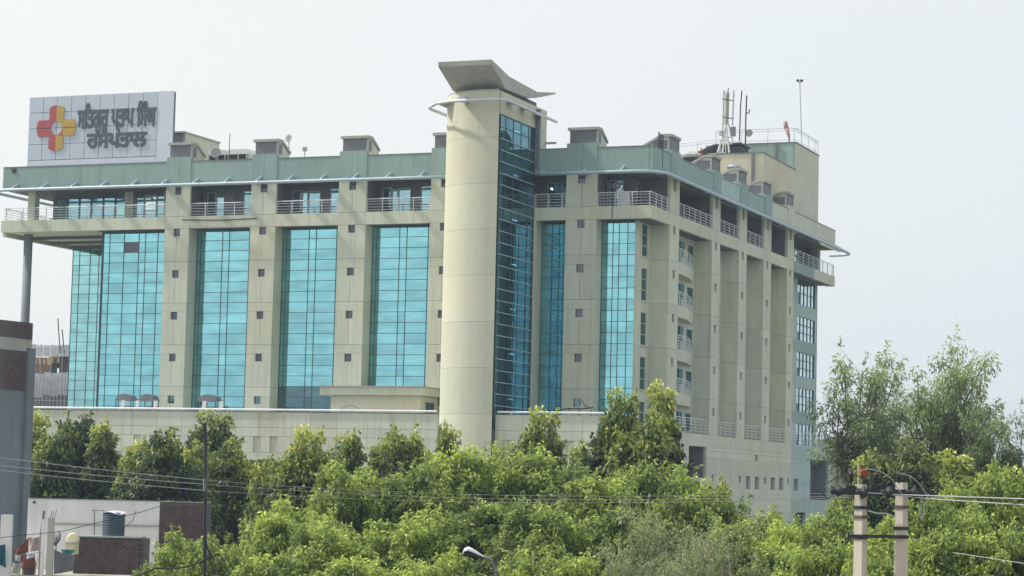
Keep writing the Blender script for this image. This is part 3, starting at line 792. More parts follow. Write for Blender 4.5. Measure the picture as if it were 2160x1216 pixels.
m.f += [tuple(range(k)), tuple(range(2 * k - 1, k - 1, -1))]
build(m, 'roof_wing', 'grey_con')
hp('wing_pedestal', 'soffit', -13.0, -9.95, -6.6, 1.0, 38.3, 39.3)

# ---------------------------------------------------------------- podium
PF = -7.2
hp('podium_core', 'podium', -74.0, -14.4, PF + .2, 1.7, 0, 13.85)
hp('podium_core', 'podium', -9.55, -.25, PF + .2, 4.6, 0, 13.85)
hp('podium_core', 'podium', -74, -58.0, 1.7, 30, 0, 13.85)
hp('podium_core', 'core', -9.9, -1.8, 4.6, 57.0, 0, 13.85)
hp('terrace_floor', 'grey_con', -74.0, -15.6, PF + .22, 1.4, 13.85, 13.92)
def podwin(x): return x
xs = [-74 + 2.24 * i for i in range(27)]
xs = [x for x in xs if x < -15.9] + [-14.15]
R2 = list(zip(xs[:-1], xs[1:])) + [(-9.5, -7.3), (-7.3, -5.0), (-5.0, -2.6), (-2.6, -0.02)]
wx = []
x = -64.9
while x < -16.5:
    wx += [x, x + 1.43]; x += 3.53
wx = [w for w in wx if w < -16.3] + [-8.9, -7.5, -5.3, -3.9, -1.9]
def segs(a, b, holes):
    cur = a; out = []
    for h0, h1 in holes:
        if h0 > cur: out.append((cur, h0))
        cur = h1
    if cur < b: out.append((cur, b))
    return out
g = .012
for a, b in R2:
    bx('podium_panel', 'podium', H, a + g, b - g, PF, PF + .2, 13.42, 14.58)
    bx('podium_panel', 'podium', H, a + g, b - g, PF, PF + .2, 12.73, 13.40)
    bx('podium_panel', 'podium', H, a + g, b - g, PF, PF + .2, 8.2, 11.48)
    bx('podium_panel', 'podium', H, a + g, b - g, PF, PF + .2, 0, 8.18)
for a0, b0 in ((-74, -14.15), (-9.5, -.02)):
    hs = sorted((w, w + .66) for w in wx if a0 < w < b0)
    for a, b in segs(a0, b0, hs): bx('podium_panel', 'podium', H, a, b, PF, PF + .2, 11.5, 12.71)
    for h0, h1 in hs: bx('podium_niche', 'podium', H, h0, h1, PF + .12, PF + .19, 11.5, 12.71)
hp('podium_coping', 'louvre', -74, -14.2, PF + .02, PF + .18, 14.58, 14.66)
for a, b in ((-74, -14.2), (-9.3, -.1)):
    m = MB().tube([(a, PF - .05, 14.78), (b, PF - .05, 14.78)], .085, 8)
    x = a + 1
    while x < b - .3: m.box(x - .03, x + .03, PF + .02, PF + .1, 14.5, 14.78); x += 2.3
    build(m, 'podium_rail', 'whiterail')
# annex on the terrace
hp('annex_wall', 'cream_lt', -24.85, -17.25, -3.5, 0.0, 13.9, 16.1)
hp('annex_roof', 'cream', -25.6, -16.95, -3.95, -.01, 16.12, 16.75)
hp('annex_roof', 'cap', -25.7, -16.85, -4.05, -.02, 16.75, 16.83)
aw = hp('annex_window', 'mull_lt', -17.25, -17.2, -2.6, -.9, 14.3, 15.7)
for q in range(2): bx('window_pane', 'glass_dark', aw, -17.2, -17.18, -2.5 + q * .8, -1.8 + q * .8, 14.35, 15.65)
# right face of the podium
zt = 13.0
def rp(mat, y0, y1, z0, z1, name='podium_panel'): hp(name, mat, -.25, 0.0, y0 + g, y1 - g, z0, z1 - 2 * g)
holes = []
def hole(px0, py0, px1, py1):
    a = onX(px0, py0, 0); b = onX(px1, py1, 0); holes.append((a.y, b.y, min(a.z, b.z), max(a.z, b.z)))
def hz(px0, px1, z0, z1):
    holes.append((onX(px0, 1010, 0).y, onX(px1, 1010, 0).y, z0, z1))
hz(1452, 1489, 10.4, 12.9)
zrow = (onX(1630, 1008, 0).z, onX(1630, 1034, 0).z)
for a, b in ((1574, 1583), (1592.5, 1601), (1626, 1635), (1644, 1652.5), (1675, 1683)): hz(a, b, zrow[1], zrow[0])
for a, b in ((1501, 1506), (1558, 1563), (1611.5, 1616), (1661, 1665)): hz(a, b, zrow[1] + .55, zrow[0])
wz = (onX(1595, 960, 0).z, onX(1595, 973, 0).z); hz(1592, 1598, wz[1], wz[0])
hz(1625, 1651, 5.6, 7.6); hz(1676, 1700, 5.6, 7.6)
hz(1709, 1747, 8.8, 12.6)
ys = [0.0, 4.6]
cuts_y = sorted({0.0, 58.4, 42.4} | {round(h[0], 3) for h in holes} | {round(h[1], 3) for h in holes} | {-7.0, 26.0, 34.0})
cuts_z = sorted({0.0, 13.9, zt, 5.6, 7.6, 8.8} | {round(h[2], 3) for h in holes} | {round(h[3], 3) for h in holes})
for i in range(len(cuts_z) - 1):
    z0, z1 = cuts_z[i], cuts_z[i + 1]; zm = (z0 + z1) / 2
    y = -7.0; 
    hs = sorted((h[0], h[1]) for h in holes if h[2] < zm < h[3])
    for a, b in segs(-7.0, 58.4, hs):
        for a1, b1 in (((a, min(b, 42.4)), (max(a, 42.4), b)) if a < 42.4 < b else ((a, b),)):
            if b1 - a1 < .01: continue
            mat = 'podium' if b1 <= 42.41 else 'bluegreen'
            hp('podium_panel', mat, -.25, 0.0, a1, b1, z0 + (.008 if z0 else 0), z1)
for h in holes:
    deep = (h[1] - h[0]) > 3
    hp('podium_window' if not deep else 'deep_opening', 'inner' if not deep else 'rough', -1.7 if deep else -.27, -1.6 if deep else -.22, h[0] - (.0), h[1] + (1.0 if deep else 0), h[2], h[3])
    if deep: hp('opening_side', 'rough', -1.7, -.25, h[1], h[1] + .2, h[2], h[3]); hp('opening_head', 'rough', -1.7, -.25, h[0], h[1], h[3], h[3] + .2)
hp('podium_core', 'podium', -1.8, -1.7, -7, 58.2, 0, 13.85)
hp('terrace_floor', 'grey_con', -1.8, -.25, 1.5, 58.3, 13.6, 13.86)
hp('podium_end_wall', 'bluegreen', -8, -.25, 58.2, 58.4, 0, 13.9)
railing('balcony_railing', [(-.12, 42.5, 13.9), (-.12, 58.3, 13.9), (-6, 58.3, 13.9)], H, h=1.2, bars=4, step=2.0)

# the 300 panes that show largest are objects of their own, the others one joined part per glazed wall
PLIST.sort(key=lambda t: -t[0])
for _, _, cw, plane, pos, a, b, lo, hi, mt in PLIST[:300]:
    if plane == 'y': o = bx('glass_pane', mt, cw, a, b, pos + .0, pos + .025, lo, hi)
    else: o = bx('glass_pane', mt, cw, pos - .025, pos, a, b, lo, hi)
    tilt(o, .25)
rest = {}
for t in PLIST[300:]: rest.setdefault((t[2].name, t[9]), []).append(t)
for (cn, mt), ts in rest.items():
    m = MB(); tones = []
    for _, _, cw, plane, pos, a, b, lo, hi, mt in ts:
        j = [math.tan(math.radians(random.uniform(-.22, .22))) for _ in range(2)]
        uc, zc_ = (a + b) / 2, (lo + hi) / 2; vs = []
        for dd in (0, .025):
            for u, z in ((a, lo), (b, lo), (b, hi), (a, hi)):
                off = dd + (u - uc) * j[0] + (z - zc_) * j[1]
                vs.append((u, pos + off, z) if plane == 'y' else (pos - off, u, z))
        fs = [(0, 1, 2, 3), (7, 6, 5, 4), (0, 4, 5, 1), (1, 5, 6, 2), (2, 6, 7, 3), (3, 7, 4, 0)]
        m.add(vs, fs); tones += [random.random()] * 6
    o = m.build('small_panes', mt, ts[0][2], kind='stuff')
    at_ = o.data.attributes.new('tone', 'FLOAT', 'FACE')
    if len(tones) == len(o.data.polygons): at_.data.foreach_set('value', tones)
    bm_ = bmesh.new(); bm_.from_mesh(o.data); bmesh.ops.recalc_face_normals(bm_, faces=bm_.faces); bm_.to_mesh(o.data); bm_.free()
